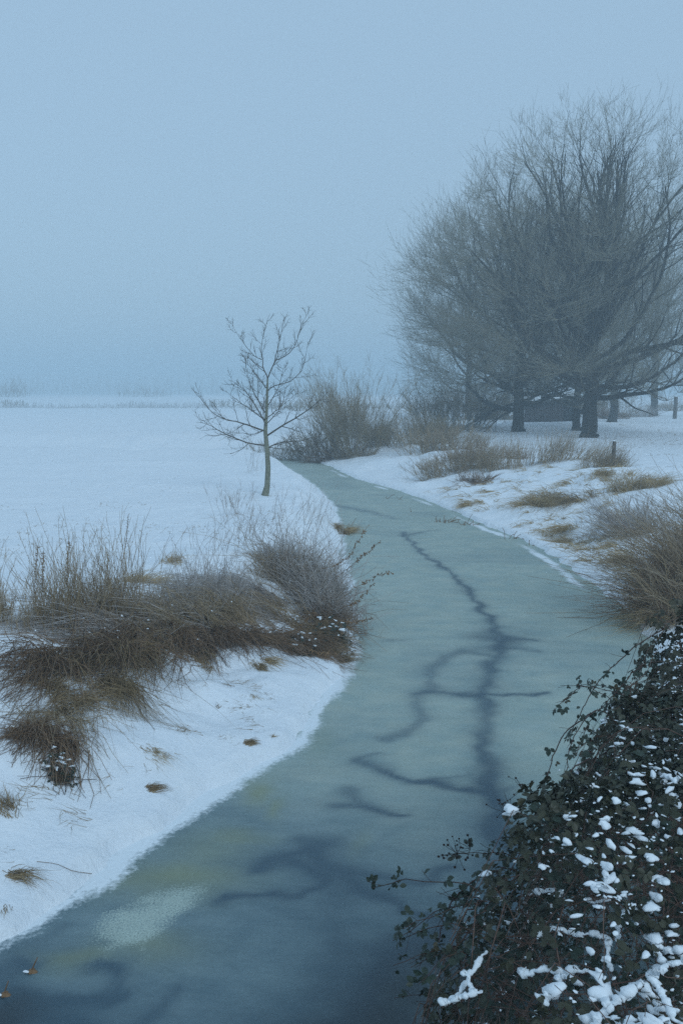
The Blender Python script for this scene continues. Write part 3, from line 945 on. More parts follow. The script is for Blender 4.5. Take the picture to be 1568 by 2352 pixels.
# seed heads: stalks with dark spikes
rng = np.random.default_rng(33)
for k_, (px, py, top, lb) in enumerate([
        (78, 1425, 1250, 'dark seed spike at the far left, leftmost of the tall stalks'), (97, 1420, 1262, 'dark seed spike beside the leftmost tall stalk'),
        (152, 1420, 1238, 'tall dark seed stalk, rightmost of three at the left edge'), (275, 1370, 1180, 'thin tall lone stalk rising above the snow field on the left'),
        (745, 1310, 1170, 'bent dark stalk leaning right above the tan grass at the creek edge')]):
    b0 = gat(px, py)
    hgt = (py - top) * b0[1] / F
    P = stems(b0[None], np.array([[0.04 + (0.5 if k_ == 4 else 0), 0, 1.0]]), np.array([hgt]), np.array([[0.05, 0, 0]]), k=8, wob=.05)
    g = Geo(); tubes(g, P, np.full((1, 8), .0035), 4, b0)
    if k_ < 4:
        q = np.linspace(.55 if k_ != 3 else .4, 1, 30)
        beads = np.stack([np.interp(q * 7, np.arange(8), P[0, :, j]) for j in range(3)], -1)
        n_ = len(beads)
        dd = rdirs(n_, (0, 0, .5), .6)
        S = stems(beads, dd, np.full(n_, .03), np.zeros((n_, 3)), k=3, wob=.05)
        tubes(g, S, np.tile([.002, .006, .002], (n_, 1)) * (1 if k_ != 3 else .5), 4, b0, 0, .2)
    tag(g.obj('seed_stalk', M['stem_dark'], None, loc=b0), lb, 'dead stalk')

# --- domed shrub at the creek's edge
rng = np.random.default_rng(41)
c = gat(720, 1440)
t = thing('domed_shrub', 'dense domed brown shrub at the left creek edge, frosted grey on top', 'shrub', c)
litter_line([(700, 1370), (740, 1400), (765, 1455)], .2, .8)
bunch(1500, [(655, 1345), (700, 1345), (740, 1385), (762, 1430)], .20, (-.05, .1, 1.0), .38, .35, 1.3, (-.1, 0, -.4), .3, .4, 'stem_grey', 'stems', .0048, .002, 4, tuft_k=.6)
bunch(900, [(630, 1350), (700, 1350), (750, 1400)], .20, (-.15, 0, .9), .42, .3, 1.15, (.1, -.1, -.4), .3, .5, 'stem_tan', 'pale_stems', m=3, tuft_k=.7)
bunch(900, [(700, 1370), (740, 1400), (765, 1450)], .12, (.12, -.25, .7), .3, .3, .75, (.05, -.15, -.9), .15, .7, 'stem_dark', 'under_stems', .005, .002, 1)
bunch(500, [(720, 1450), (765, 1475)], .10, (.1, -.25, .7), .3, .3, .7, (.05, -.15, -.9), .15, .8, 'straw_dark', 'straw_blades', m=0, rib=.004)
# arching seed sprays over the ice
for k_, pts in enumerate([[(770, 1330), (815, 1290), (850, 1262), (872, 1240)], [(775, 1380), (830, 1340), (868, 1322), (905, 1312)], [(780, 1400), (825, 1380), (855, 1340)],
                          [(785, 1430), (820, 1428), (858, 1420)], [(740, 1310), (800, 1280), (845, 1205)], [(640, 1470), (690, 1440), (720, 1400)], [(690, 1480), (740, 1500), (775, 1505)]]):
    pp = np.array([atd(px, py, 13.0 - .02 * i - .1 * k_ + (-1.4 if k_ > 4 else 0)) for i, (px, py) in enumerate(pts)])
    s = np.linspace(0, len(pp) - 1, 10)
    P = np.stack([np.interp(s, np.arange(len(pp)), pp[:, j]) for j in range(3)], -1)
    P += rng.normal(size=P.shape) * .012
    g = Geo(); tubes(g, P[None], np.full((1, 10), .003), 3, c)
    n_ = 34
    q = rng.uniform(2, 9, n_)
    beads = np.stack([np.interp(q, np.arange(10), P[:, j]) for j in range(3)], -1)
    S = stems(beads, rdirs(n_, (0, 0, -.3), .8), np.full(n_, .035), np.zeros((n_, 3)), k=3, wob=.05)
    tubes(g, S, np.tile([.002, .008, .003], (n_, 1)), 4, c, 0, .2)
    g.obj('seed_spray', M['stem_dark'], t)

# --- leafy bramble patches with snow at the feet of the left shrubs
def leaflet(L=1.0, Wd=0.62, fold=0.18):
    q = [(0, 0), (.30, .22), (.52, .50), (.45, .78), (0, 1.12)]
    v = [(0, 0, 0), (0, .40 * L, -.03), (0, .75 * L, -.03)]
    for sgn in (-1, 1):
        for a_, b_ in q[1:4]:
            v.append((sgn * a_ * Wd * 1.15 * L, b_ * L, fold * a_ * L))
    v.append((0, q[4][1] * L, -.10 * L))
    f = [(0, 3, 1), (3, 4, 1), (4, 2, 1), (4, 5, 2), (5, 9, 2), (0, 1, 6), (6, 1, 7), (7, 1, 2), (7, 2, 8), (8, 2, 9)]
    return np.array(v, float), np.array(f)

def compound_leaf(n, size, r):
    V, Fc, off = [], [], 0
    angs = {1: [0], 3: [0, -1.05, 1.05], 5: [0, -.85, .85, -1.75, 1.75]}[n]
    for i, a_ in enumerate(angs):
        v, f = leaflet()
        v = v * size * (1.0 if i == 0 else r.uniform(.72, .92))
        v[:, 1] += size * .12
        tilt = r.uniform(-.5, .15)
        ct, st = math.cos(tilt), math.sin(tilt)
        v = np.stack([v[:, 0], v[:, 1] * ct - v[:, 2] * st, v[:, 1] * st + v[:, 2] * ct], -1)
        ca, sa = math.cos(a_), math.sin(a_)
        v = np.stack([v[:, 0] * ca - v[:, 1] * sa, v[:, 0] * sa + v[:, 1] * ca, v[:, 2]], -1)
        V.append(v); Fc.append(f + off); off += len(v)
    # stalk
    return np.concatenate(V), np.concatenate(Fc)

lr = np.random.default_rng(77)
LEAVES = [compound_leaf(n, 1.0, lr) for n in (3, 3, 5, 3, 1, 3)]
LEAF_ME = [Geo().add(v, f).mesh('leaf', M['leaf']) for v, f in LEAVES]

def ico(sub=2):
    import bmesh
    bm = bmesh.new()
    bmesh.ops.create_icosphere(bm, subdivisions=sub, radius=1.0)
    v = np.array([q.co[:] for q in bm.verts]); f = np.array([[q.index for q in p.verts] for p in bm.faces])
    bm.free()
    return v, f
ICO_V, ICO2_F = ico(2)

ICO3_V, ICO_F = ico(3)
def lump(seed, stretch=(1, 1, .6), base=None):
    r = np.random.default_rng(seed + 40)
    v = (ICO3_V if base is None else base).copy()
    rad = np.ones(len(v)) * .46
    for _ in range(6):
        c_ = unit(r.normal(size=3) * [1, 1, .35])
        rad += .66 * r.uniform(.3, 1) * np.exp(-((v - c_) ** 2).sum(1) / r.uniform(.08, .34))
    for _ in range(40):
        c_ = unit(r.normal(size=3))
        rad += .11 * r.uniform(-1, 1) * np.exp(-((v - c_) ** 2).sum(1) / .03)
    v = v * rad[:, None] * np.array(stretch)
    v[:, 2] = np.where(v[:, 2] < 0, v[:, 2] * .45, v[:, 2])
    return v
LUMPS = [lump(i, st) for i, st in enumerate([(1, 1, 1.0), (1.25, .8, .9), (1.5, .65, .8), (.9, 1.1, 1.1), (1.2, 1.0, .8), (1.7, .5, .8)])]
LUMPS_C = [lump(i, st, ICO_V) for i, st in enumerate([(1, 1, 1.0), (1.25, .8, .9), (1.5, .65, .8), (.9, 1.1, 1.1), (1.2, 1.0, .8), (1.7, .5, .8)])]
LUMP_ME = [Geo().add(v, ICO_F).mesh('snow_clump', M['snow'], True) for v in LUMPS]

def rotmats(n, normal, spread):
    z = unit(np.asarray(normal) + rng.normal(size=(n, 3)) * spread)
    a_ = rng.uniform(0, 2 * math.pi, n)
    ref = np.stack([np.cos(a_), np.sin(a_), np.zeros(n)], -1)
    x_ = unit(ref - z * (ref * z).sum(-1, keepdims=True))
    y_ = np.cross(z, x_)
    return np.stack([x_, y_, z], -1)        # columns

def scatter(parent, off, pos, Rm, size, shapes, faces, datas, name, mat, cap, cam_sorted=True, stuffname=None, smooth=False, joined=None):
    """first `cap` pieces are objects of their own, the rest one joined part"""
    n = len(pos)
    pick = rng.integers(0, len(shapes), n)
    order = np.arange(n)
    for j in order[:cap]:
        o = link(name, datas[pick[j]], parent)
        m4 = np.eye(4); m4[:3, :3] = Rm[j] * size[j]; m4[:3, 3] = pos[j] - off
        o.matrix_local = Matrix(m4.tolist())
    if n > cap:
        g = Geo()
        for s in range(len(shapes)):
            jj = order[cap:][pick[order[cap:]] == s]
            if len(jj) == 0: continue
            v, f = (shapes[s], (faces[s] if isinstance(faces, list) else faces)) if joined is None else (joined[0][s], joined[1])
            Vv = np.einsum('nij,vj->nvi', Rm[jj] * size[jj, None, None], v) + (pos[jj] - off)[:, None, :]
            ff = (f[None] + (np.arange(len(jj)) * len(v))[:, None, None]).reshape(-1, 3)
            g.add(Vv.reshape(-1, 3), ff)
        o = g.obj(stuffname or name, mat, parent, smooth)
        o['kind'] = 'stuff'

def leaf_patch(name, label, px, py, n, rad, hgt, size, snow=10, cane_n=20, ry=None):
    c = gat(px, py)
    t = thing(name, label, 'bramble', c)
    LITTER.append((c[0], c[1], rad * .9, .9))
    r = disc_roots(c, cane_n, rad * .7, ry)
    P = clear_ground(stems(r, rdirs(cane_n, (0, -.25, .9), .6), rng.uniform(.4, 1.1, cane_n) * hgt * 1.3, rdirs(cane_n, (0, -.2, -1), .3) * .9, k=6, wob=.25))
    g = Geo(); tubes(g, P, np.full((cane_n, 6), .0022), 4, c); g.obj('canes', M['cane'], t)
    pos = disc_roots(c, n, rad, ry)
    pos[:, 2] += rng.uniform(.05, 1, n) ** .7 * hgt * np.clip(1.1 - (np.hypot(pos[:, 0] - c[0], pos[:, 1] - c[1]) / rad) ** 2, .15, 1)
    Rm = rotmats(n, (0, -.4, .8), .5)
    scatter(t, c, pos, Rm, size * rng.uniform(.6, 1.15, n), [v for v, _ in LEAVES], [f for _, f in LEAVES], LEAF_ME, 'leaf', M['leaf'], min(n, 120), stuffname='leaves')
    if snow:
        pos = disc_roots(c, snow, rad * .8, ry)
        pos[:, 2] += rng.uniform(.5, 1, snow) * hgt
        scatter(t, c, pos, rotmats(snow, (0, 0, 1), .15), rng.uniform(.5, 1, snow) * size * .9, LUMPS, ICO_F, LUMP_ME, 'snow_clump', M['snow'], snow)
    return t

rng = np.random.default_rng(55)
leaf_patch('bramble_patch', 'small dark bramble clump with snow, lowest at the left bank foot', 140, 1785, 60, .15, .2, .03, 12, 14)
leaf_patch('bramble_patch', 'dark trailing bramble at the right end of the arching shrub', 695, 1495, 60, .3, .25, .045, 10, 40)
leaf_patch('bramble_patch', 'dark snowy bramble on the slope below the domed shrub', 765, 1475, 90, .3, .35, .045, 12, 30)

for obj_, line, n_ in (('arching_shrub', [(60, 1560), (200, 1520), (420, 1470), (640, 1470), (720, 1500)], 40), ('domed_shrub', [(690, 1400), (740, 1430), (775, 1480)], 25)):
    par = bpy.data.objects[obj_]
    pos = line_roots(line, n_, .16)
    pos[:, 2] += rng.uniform(.05, .45, n_)
    scatter(par, np.array(par.location), pos, rotmats(n_, (0, 0, 1), .3), rng.uniform(.006, .018, n_), LUMPS, ICO_F, LUMP_ME, 'snow_clump', M['snow'], n_)
# --- grasses of the left bank
G = grass_tuft
G('hanging_grass', 'large tan grass tussock hanging below the arching shrub', 270, 1575, 520, .22, .75, (.25, -1.0), 'straw_dark', 1.1, .0035, .6)
G('hanging_grass', 'brown hanging stems left of the large tan tussock', 140, 1600, 420, .25, .7, (.1, -1.0), 'straw_dark', 1.1, .003, .6)
G('grass_tuft', 'tan grass fringe under the middle of the arching shrub', 480, 1520, 240, .2, .28, (.1, -.4), 'straw', .8)
G('grass_tuft', 'small tan grass fringe under the right of the arching shrub', 590, 1515, 160, .16, .25, (.1, -.3), 'straw', .8)
G('grass_tuft', 'lone round brown tuft on the snow bank near the ice', 568, 1708, 90, .055, .19, (.05, -.1), 'straw_dark', .6, .0035)
G('grass_tuft', 'tiny tan tuft just right of the lone round tuft', 626, 1692, 20, .03, .10, (.2, -.1), 'straw', .5, .003)
G('grass_tuft', 'dark tuft with long bent blades on the lower left bank', 345, 1815, 70, .05, .26, (.5, -.1), 'straw_dark', .75, .003)
G('grass_tuft', 'few tan blades lying on the snow in mid bank', 585, 1600, 30, .09, .16, (.3, -.3), 'straw', .8, .0025)
G('grass_tuft', 'tiny blades poking through the bank snow, left of the lone tuft', 500, 1625, 12, .03, .10, (.1, -.1), 'straw_dark', .7, .003)
G('grass_tuft', 'sparse tan blades on the snow right of the hanging tussock', 360, 1730, 60, .16, .2, (.3, -.2), 'straw', .9, .0025)
G('grass_tuft', 'ochre grass cushion at the creek edge beyond the domed shrub', 783, 1218, 500, .28, .55, (.3, -.3), 'straw', .8, .005)
G('grass_tuft', 'brown tussock at the ice under the domed shrub', 770, 1495, 300, .18, .4, (.1, -.2), 'straw_dark', .7)
G('grass_tuft', 'tan tussock above the left end of the arching shrub', 330, 1335, 220, .3, .42, (.2, 0), 'straw', .5)
G('grass_tuft', 'pale tan tussock on the snow above the shrub middle', 425, 1290, 130, .3, .36, (.2, 0), 'straw', .5)
G('grass_tuft', 'faded grass at the left edge beside the tall weeds', 40, 1410, 350, .35, .4, (0, 0), 'straw', .5)
G('grass_tuft', 'straggling brown blades at the left edge of the lower bank', 20, 1860, 90, .12, .35, (.25, -.2), 'straw_dark', .6, .003)
G('grass_tuft', 'drooping brown tuft at the left edge near the ice', 30, 2010, 70, .07, .28, (.2, -.3), 'straw_dark', .8, .003)
G('grass_tuft', 'small broken blades at the left edge just above the ice', 12, 2085, 14, .04, .14, (.3, 0), 'straw_dark', .6, .003)

# a thin fallen stem on the snow, left
rng = np.random.default_rng(61)
pp = np.array([gat(*q) for q in [(85, 1985), (130, 1990), (170, 2008), (212, 2024)]]) + [0, 0, .02]
s = np.linspace(0, 3, 9)
P = np.stack([np.interp(s, np.arange(4), pp[:, j]) for j in range(3)], -1)
tag(Geo().__class__().add(*(lambda g_: (np.concatenate(g_.v), g_.f4[0]))(tubes(Geo(), P[None], np.full((1, 9), .0025), 3, pp[0]))).obj('fallen_stem', M['stem_dark'], None, loc=pp[0]),
    'thin fallen stem lying on the lower left bank snow', 'stem')

# ------------------------------------------------------------------ right bank
rng = np.random.default_rng(71)
def twig_bush(name, label, px, py, n, rx, ry, L0, L1, mat, lean=(0, 0, 1), spread=.35, m=4, shoot=(.15, .4), rr=.006, droop=(0, 0, -.1), cat='shrub', k=5, m2=0, lit=.5):
    c = gat(px, py)
    if lit: LITTER.append((c[0], c[1], max(rx, ry) * .8, lit))
    r = disc_roots(c, n * 3, rx, ry)
    w = np.clip(.45 + 1.6 * vnoise(r[:, 0], r[:, 1], rx * .35, 94), .03, 1)
    r = r[rng.choice(n * 3, n, replace=False, p=w / w.sum())]
    out = (r - c) / max(rx, ry)
    P = clear_ground(stems(r, unit(rdirs(n, lean, spread) + out * [.5, .5, 0]), (L0 + (L1 - L0) * rng.uniform(0, 1, n) ** 1.3) * np.clip(1 + .9 * vnoise(r[:, 0], r[:, 1], rx * .4, 95), .45, 1.3), np.tile(droop, (n, 1)), k=k, wob=.1))
    t = thing(name, label, cat, c)
    g = Geo(); tubes(g, P, (rr * np.linspace(1, .4, k))[None, :].repeat(n, 0), 3, c)
    g.obj('stems', M[mat], t)['kind'] = 'stuff'
    S = clear_ground(side_shoots(P, m, .25, .98, shoot[0], shoot[1], up=.3, ang=.6, k=3))
    g = Geo(); tubes(g, S, np.full(S.shape[:2], rr * .38), 3, c, .4, 1)
    if m2:
        S2 = clear_ground(side_shoots(S, m2, .3, .98, shoot[0] * .5, shoot[1] * .6, up=.2, ang=.6, k=2))
        tubes(g, S2, np.full(S2.shape[:2], rr * .28), 3, c, .5, 1)
    g.obj('twigs', M[mat], t)['kind'] = 'stuff'
    return t

twig_bush('willow_bush', 'large round hazy willow bush where the creek bends', 815, 1050, 120, 1.0, .9, 2.0, 4.2, 'willow', (-.02, 0, 1), .24, 11, (.5, 1.3), .011, (0, 0, -.05), m2=3)
twig_bush('willow_bush', 'lower brownish brush left of the willow, behind the young tree', 735, 1046, 80, 1.1, .7, .7, 1.9, 'willow', (-.15, 0, 1), .4, 8, (.3, .8), .014, m2=2)
twig_bush('brush', 'pale brush far left of the willow at the creek bend', 655, 1036, 120, 2.6, .8, .5, 1.4, 'willow', (0, 0, 1), .4, 6, (.2, .5), .010)
twig_bush('brush', 'tan brown brush between the willow and the slimmer tree', 935, 1020, 260, 2.2, 1.0, .6, 1.7, 'willow', (.05, 0, 1), .4, 8, (.3, .7), .012, m2=2)
twig_bush('brush', 'grey brush on the bank left of the drooping branches', 1010, 1030, 260, 2.0, 1.0, .6, 1.5, 'stem_tan', (0, 0, 1), .45, 7, (.2, .5), .009, m2=1)
twig_bush('brush', 'dark low brush at the foot of the willow, over the dark ice', 775, 1050, 160, 1.5, .5, .4, 1.1, 'stem_dark', (0, -.3, .6), .5, 6, (.2, .5), .012)
twig_bush('brush', 'brown twiggy brush at the bank crest, left of centre right', 1055, 1085, 420, 1.5, .8, .5, 1.2, 'stem_tan', (0, 0, 1), .5, 5, (.15, .4), .007, m2=1)
twig_bush('brush', 'low dark leafy brush on the crest below the slimmer tree', 1100, 1050, 380, 2.0, .8, .3, .8, 'stem_dark', (0, 0, .8), .6, 5, (.1, .3), .007)
twig_bush('brush', 'tall thin grass brush on the crest left of the near post', 1245, 1065, 520, 2.2, .7, .5, 1.3, 'stem_tan', (.25, 0, 1), .25, 3, (.15, .4), .006)
twig_bush('brush', 'grey brown stems crowding the foot of the near post', 1385, 1080, 380, .8, .5, .4, 1.0, 'stem_tan', (.15, 0, 1), .3, 3, (.1, .3), .006)
twig_bush('brush', 'dark low shrub with snow on the slope, right of centre', 1088, 1108, 160, .6, .35, .2, .5, 'stem_dark', (.2, 0, .7), .6, 4, (.1, .25), .007)

G('grass_tuft', 'long tan tussock leaning left, highest on the right slope', 1250, 1155, 480, .85, 1.15, (-.5, -.45), 'straw', .75, .006)
G('grass_tuft', 'brown tussock beside the long leaning tussock, to its right', 1325, 1150, 320, .65, 1.0, (-.4, -.4), 'straw_dark', .8, .006)
G('grass_tuft', 'ragged tan tussock in the middle of the right slope', 1288, 1220, 210, .45, .8, (-.5, -.45), 'straw', .8, .005)
G('grass_tuft', 'small tan tuft below the ragged tussock', 1308, 1248, 140, .22, .5, (-.4, -.5), 'straw', .8, .005)
G('grass_tuft', 'pale tan tuft on the snow near the creek, left on the slope', 1085, 1158, 160, .3, .55, (-.6, -.3), 'straw', .8, .006)
G('grass_tuft', 'faint tan tuft above the pale tuft on the slope', 1120, 1130, 90, .3, .35, (-.5, -.3), 'straw', .8, .006)
G('grass_tuft', 'tan grass just below the near post', 1395, 1085, 420, .7, .6, (0, -.2), 'straw', .6, .007)
G('grass_tuft', 'broad tan grass clump on the crest right of the near post', 1470, 1120, 900, .9, 1.0, (.1, -.1), 'straw', .45, .006)
G('grass_tuft', 'small tan tuft on the snow left of the near post', 1300, 1105, 90, .35, .35, (-.4, -.2), 'straw', .8, .006)

# brown dead-stem thicket at the right edge
c = gat(1520, 1400)
t = thing('dead_thicket', 'large grey brown thicket of dead stems filling the right edge above the bramble', 'shrub', c)
litter_line([(1555, 1405), (1590, 1365), (1640, 1310)], .35, .7)
bunch(1700, [(1570, 1405), (1600, 1365), (1640, 1310), (1680, 1280)], .30, (-.12, .05, 1), .4, .6, 1.7, (-.35, -.1, -.3), .25, .45, 'stem_tan', 'stems', .0055, .0024, 3, (.1, .32), .3)
bunch(1200, [(1555, 1415), (1590, 1360), (1630, 1300)], .30, (-.3, 0, .9), .4, .5, 1.3, (-.35, -.1, -.4), .25, .55, 'stem_dark', 'dark_stems', .005, .0024, 2, (.1, .3), .2)
bunch(900, [(1525, 1430), (1550, 1390), (1580, 1330)], .2, (-.45, -.35, .7), .3, .35, .75, (-.2, -.15, -.9), .15, .75, 'straw_dark', 'dry_grass', m=0, rib=.0042)
bunch(500, [(1510, 1435), (1540, 1390), (1570, 1330)], .2, (-.5, -.35, .7), .3, .45, 1.0, (-.2, -.15, -.9), .15, .75, 'straw', 'straw_blades', m=0, rib=.0042)
G('grass_tuft', 'straw grass hanging at the ice below the dead thicket', 1495, 1415, 260, .35, .6, (-.4, -.4), 'straw', .8, .004)
G('grass_tuft', 'thin tan blades drooping over the snow left of the thicket', 1420, 1290, 260, .5, .6, (-.7, -.4), 'straw', .8, .0035)
twig_bush('brush', 'twiggy grey shrub leaning left on the slope beside the thicket', 1455, 1220, 300, .7, .5, .5, 1.2, 'stem_grey', (-.5, -.1, .7), .35, 5, (.12, .35), .006)

# broken reed stubs frozen into the ice
rng = np.random.default_rng(81)
for i_, (px, py, n, rad, lb) in enumerate([
        (1025, 1200, 22, .22, 'dark broken reeds frozen in the ice, largest group'), (1075, 1205, 16, .18, 'broken reeds at the right ice edge beside the largest group'),
        (889, 1145, 3, .04, 'single dark stub standing in the far ice'), (915, 1147, 3, .06, 'two short stubs in the far ice'), (945, 1176, 3, .05, 'tiny stub in mid ice left of the reeds'),
        (1190, 1238, 14, .25, 'bent dark sticks on the snow at the right creek edge'), (1215, 1252, 4, .06, 'short paired sticks below the bent sticks')]):
    c = at(px, py, 0.0); c[2] = max(0.0, hz(c[0], c[1]))
    a_, r_ = rng.uniform(0, 6.28, n), rad * np.sqrt(rng.uniform(0, 1, n))
    r = c + np.stack([r_ * np.cos(a_) * 1.5, r_ * np.sin(a_), np.full(n, -.01)], -1)
    P = stems(r, rdirs(n, (.1, 0, .8), .5), rng.uniform(.08, .28, n), rdirs(n, (.2, 0, -.5), .4) * .5, k=4, wob=.1)
    g = Geo(); tubes(g, P, np.full((n, 4), .007), 4, c, 0, .3)
    tag(g.obj('reed_stubs' if n > 3 else 'reed_stub', M['stem_dark'], None, loc=c), lb, 'reeds')
# a twig and a lump frozen into the near ice
for px, py, lb in [(72, 2232, 'small dark twig lump with snow stuck in the near ice'), (10, 2285, 'dark crumb of debris at the left edge of the near ice')]:
    c = at(px, py, 0)
    g = Geo().add(LUMPS[3] * .035, ICO_F)
    o = thing('ice_debris', lb, 'debris', c)
    g.obj('clod', M['stem_dark'], o, True)
    P = stems(np.array([[0, 0, 0.]]), np.array([[.3, 0, 1.]]), np.array([.10]), np.zeros((1, 3)), k=4, wob=.2)
    tubes(Geo(), P, np.full((1, 4), .004), 4).obj('twig', M['stem_dark'], o)
    Geo().add(LUMPS[1] * .02 + [-.02, -.02, .01], ICO_F).obj('snow_clump', M['snow'], o, True)

# ---- posts
def post(px, py, top, wpx, lb):
    c = gat(px, py)
    hgt = (py - top) * c[1] / F
    w = wpx * c[1] / F / 2
    n = 8
    th = np.arange(n) / n * 2 * math.pi
    V = []
    for k_, z in enumerate([-.1, .1, hgt * .5, hgt * .97, hgt]):
        q = w * (1.06, 1.03, 1, .97, .8)[k_] * (1 + .06 * np.sin(th * 3 + k_))
        V.append(np.stack([q * np.cos(th) + .03 * z, q * np.sin(th), np.full(n, z)], -1))
    V = np.concatenate(V)
    idx = np.arange(5 * n).reshape(5, n); nx = np.roll(idx, -1, 1)
    f = np.stack([idx[:-1], nx[:-1], nx[1:], idx[1:]], -1).reshape(-1, 4)
    g = Geo().add(V, f)
    g.f3.append(np.array([[4 * n, 4 * n + i, 4 * n + i + 1] for i in range(1, n - 1)]))
    o = thing('fence_post', lb, 'post', c)
    g.obj('shaft', M['post'], o)
    s = Geo().add(LUMPS[0] * [w * .9, w * .9, w * .6] + [.03 * hgt, 0, hgt + .005], ICO_F)
    s.obj('snow_cap', M['snow'], o, True)
post(1406, 1075, 1008, 9, 'wooden fence post on the right bank crest among brown grass')
post(1548, 962, 912, 9, 'dark fence post far off at the right edge beyond the trees')

# ---- shed
def box(g, a, b):
    a, b = np.minimum(a, b), np.maximum(a, b)
    v = np.array([[x_, y_, z_] for z_ in (a[2], b[2]) for y_ in (a[1], b[1]) for x_ in (a[0], b[0])], float)
    f = np.array([[0, 2, 3, 1], [4, 5, 7, 6], [0, 1, 5, 4], [2, 6, 7, 3], [0, 4, 6, 2], [1, 3, 7, 5]])
    g.add(v, f)
    return g
sp = atd(1262, 975, 82.0); sp[2] = hz(sp[0], sp[1]) - .1
shed = thing('wooden_shed', 'low dark wooden shed with snow on its sloping roof behind the trunks', 'shed', sp)
shed.rotation_euler = (0, 0, math.radians(-8))
wd = 4.0
for i in range(16):                      # boards of the front wall
    x0 = -wd / 2 + i * (2.9 / 16)
    g = box(Geo(), (x0, -.02 - .012 * (i % 2), 0), (x0 + 2.9 / 16 - .012, .02, 1.55 + .035 * i * .9))
    g.obj('board', M['shed_wood'], shed)
g = Geo(); box(g, (-wd / 2 + .07, .03, 0), (.93, .08, 1.6)); g.obj('backing', M['shed_dark'], shed)
g = Geo(); box(g, (.95, .35, 0), (wd / 2, .4, 2.0)); g.obj('back_panel', M['shed_dark'], shed)
for x0 in (-wd / 2, wd / 2 - .06):
    g = Geo(); box(g, (x0, .03, 0), (x0 + .06, 2.2, 1.5 if x0 < 0 else 2.1)); g.obj('side_wall', M['shed_dark'], shed)
for x0 in (.93, wd / 2 - .12):
    g = Geo(); box(g, (x0, -.06, 0), (x0 + .12, .06, 2.05)); g.obj('corner_post', M['shed_wood'], shed)
def slope_slab(z0, z1_, th, ov, mat, nm, bumpy=False):
    g = Geo()
    nx = 14
    X_ = np.linspace(-wd / 2 - ov, wd / 2 + ov, nx)
    ya, yb = -.35 - ov, 2.5 + ov
    zb = np.interp(X_, [-wd / 2, wd / 2], [z0, z1_])
    top = zb + th * (1 + (rng.uniform(-.25, .25, nx) if bumpy else 0))
    v = []
    for i in range(nx):
        v += [(X_[i], ya, zb[i]), (X_[i], yb, zb[i] + .65), (X_[i], yb, top[i] + .65), (X_[i], ya + (.03 if bumpy else 0), top[i])]
    f = []
    for i in range(nx - 1):
        for k_ in range(4):
            a_, b_ = i * 4 + k_, i * 4 + (k_ + 1) % 4
            f.append((a_, b_, b_ + 4, a_ + 4))
    f += [(0, 3, 2, 1), ((nx - 1) * 4, (nx - 1) * 4 + 1, (nx - 1) * 4 + 2, (nx - 1) * 4 + 3)]
    g.add(v, f)
    g.obj(nm, M[mat], shed)
slope_slab(1.62, 2.2, .08, .25, 'roof', 'roof')
slope_slab(1.703, 2.283, .14, .22, 'snow', 'snow_cover', True)

# ---- low scrub right of the shed and around
rng = np.random.default_rng(91)
twig_bush('brush', 'snowy pale scrub right of the largest trunk, before the far post', 1450, 958, 200, 2.6, .8, .6, 1.6, 'stem_grey', (0, 0, 1), .5, 6, (.3, .6), .012)
twig_bush('brush', 'dark low scrub between the largest trunk and the pale scrub', 1405, 962, 200, 1.6, .8, .5, 1.3, 'stem_dark', (0, 0, 1), .5, 6, (.3, .6), .014)
twig_bush('brush', 'dark scrub against the shed, on its left', 1160, 962, 160, 2.4, .8, .6, 1.5, 'stem_dark', (0, 0, 1), .5, 6, (.3, .6), .014)
twig_bush('brush', 'hazy hedge behind the trees at the right edge', 1540, 945, 220, 3.2, .8, .8, 2.0, 'stem_tan', (0, 0, 1), .45, 6, (.4, .8), .016)
for px, py, hh_, rx_, lb in [(1030, 985, 3.6, 3.0, 'hazy thicket behind the brush, left of the slimmer tree'), (1110, 965, 4.6, 4.0, 'dark hazy thicket behind the slimmer tree'),
                             (1250, 960, 4.4, 4.2, 'dark hazy thicket directly behind the shed'), (1385, 958, 3.6, 3.4, 'hazy thicket behind the largest trunk, right of the shed')]:
    twig_bush('thicket', lb, px, py, 150, rx_, 1.2, hh_ * .4, hh_, 'willow', (0, 0, 1), .35, 8, (.5, 1.3), .02, m2=2, lit=0)
# drooping low boughs left of the slimmer tree
for k_, (pts, lb) in enumerate([
        ([(1185, 930), (1130, 940), (1090, 965), (1060, 992), (1030, 985)], 0), ([(1180, 925), (1120, 950), (1080, 985), (1040, 990)], 1), ([(1185, 940), (1150, 955), (1120, 985), (1100, 1000)], 2)]):
    pp = np.array([atd(px, py, b_sec[1] - .35 * i) for i, (px, py) in enumerate(pts)])
    s = np.linspace(0, len(pp) - 1, 10)
    P = np.stack([np.interp(s, np.arange(len(pp)), pp[:, j]) for j in range(3)], -1)[None]
    R = np.linspace(.07, .02, 10)[None]
    g = Geo(); tubes(g, P, R, 5, b_sec)
    P2, R2, L2 = branch_level(P, R, np.array([5.0]), 12, .2, .98, .7, .35, 6, (0, 0, .1), .12, .012)
    P3, R3, L3 = branch_level(P2, R2, L2, 6, .2, .98, .7, .5, 4, (0, 0, .1), .12, .009)
    tubes(g, P2, R2, 4, b_sec); tubes(g, P3, R3, 3, b_sec)
    g.obj('drooping_bough', M['bark'], sec)

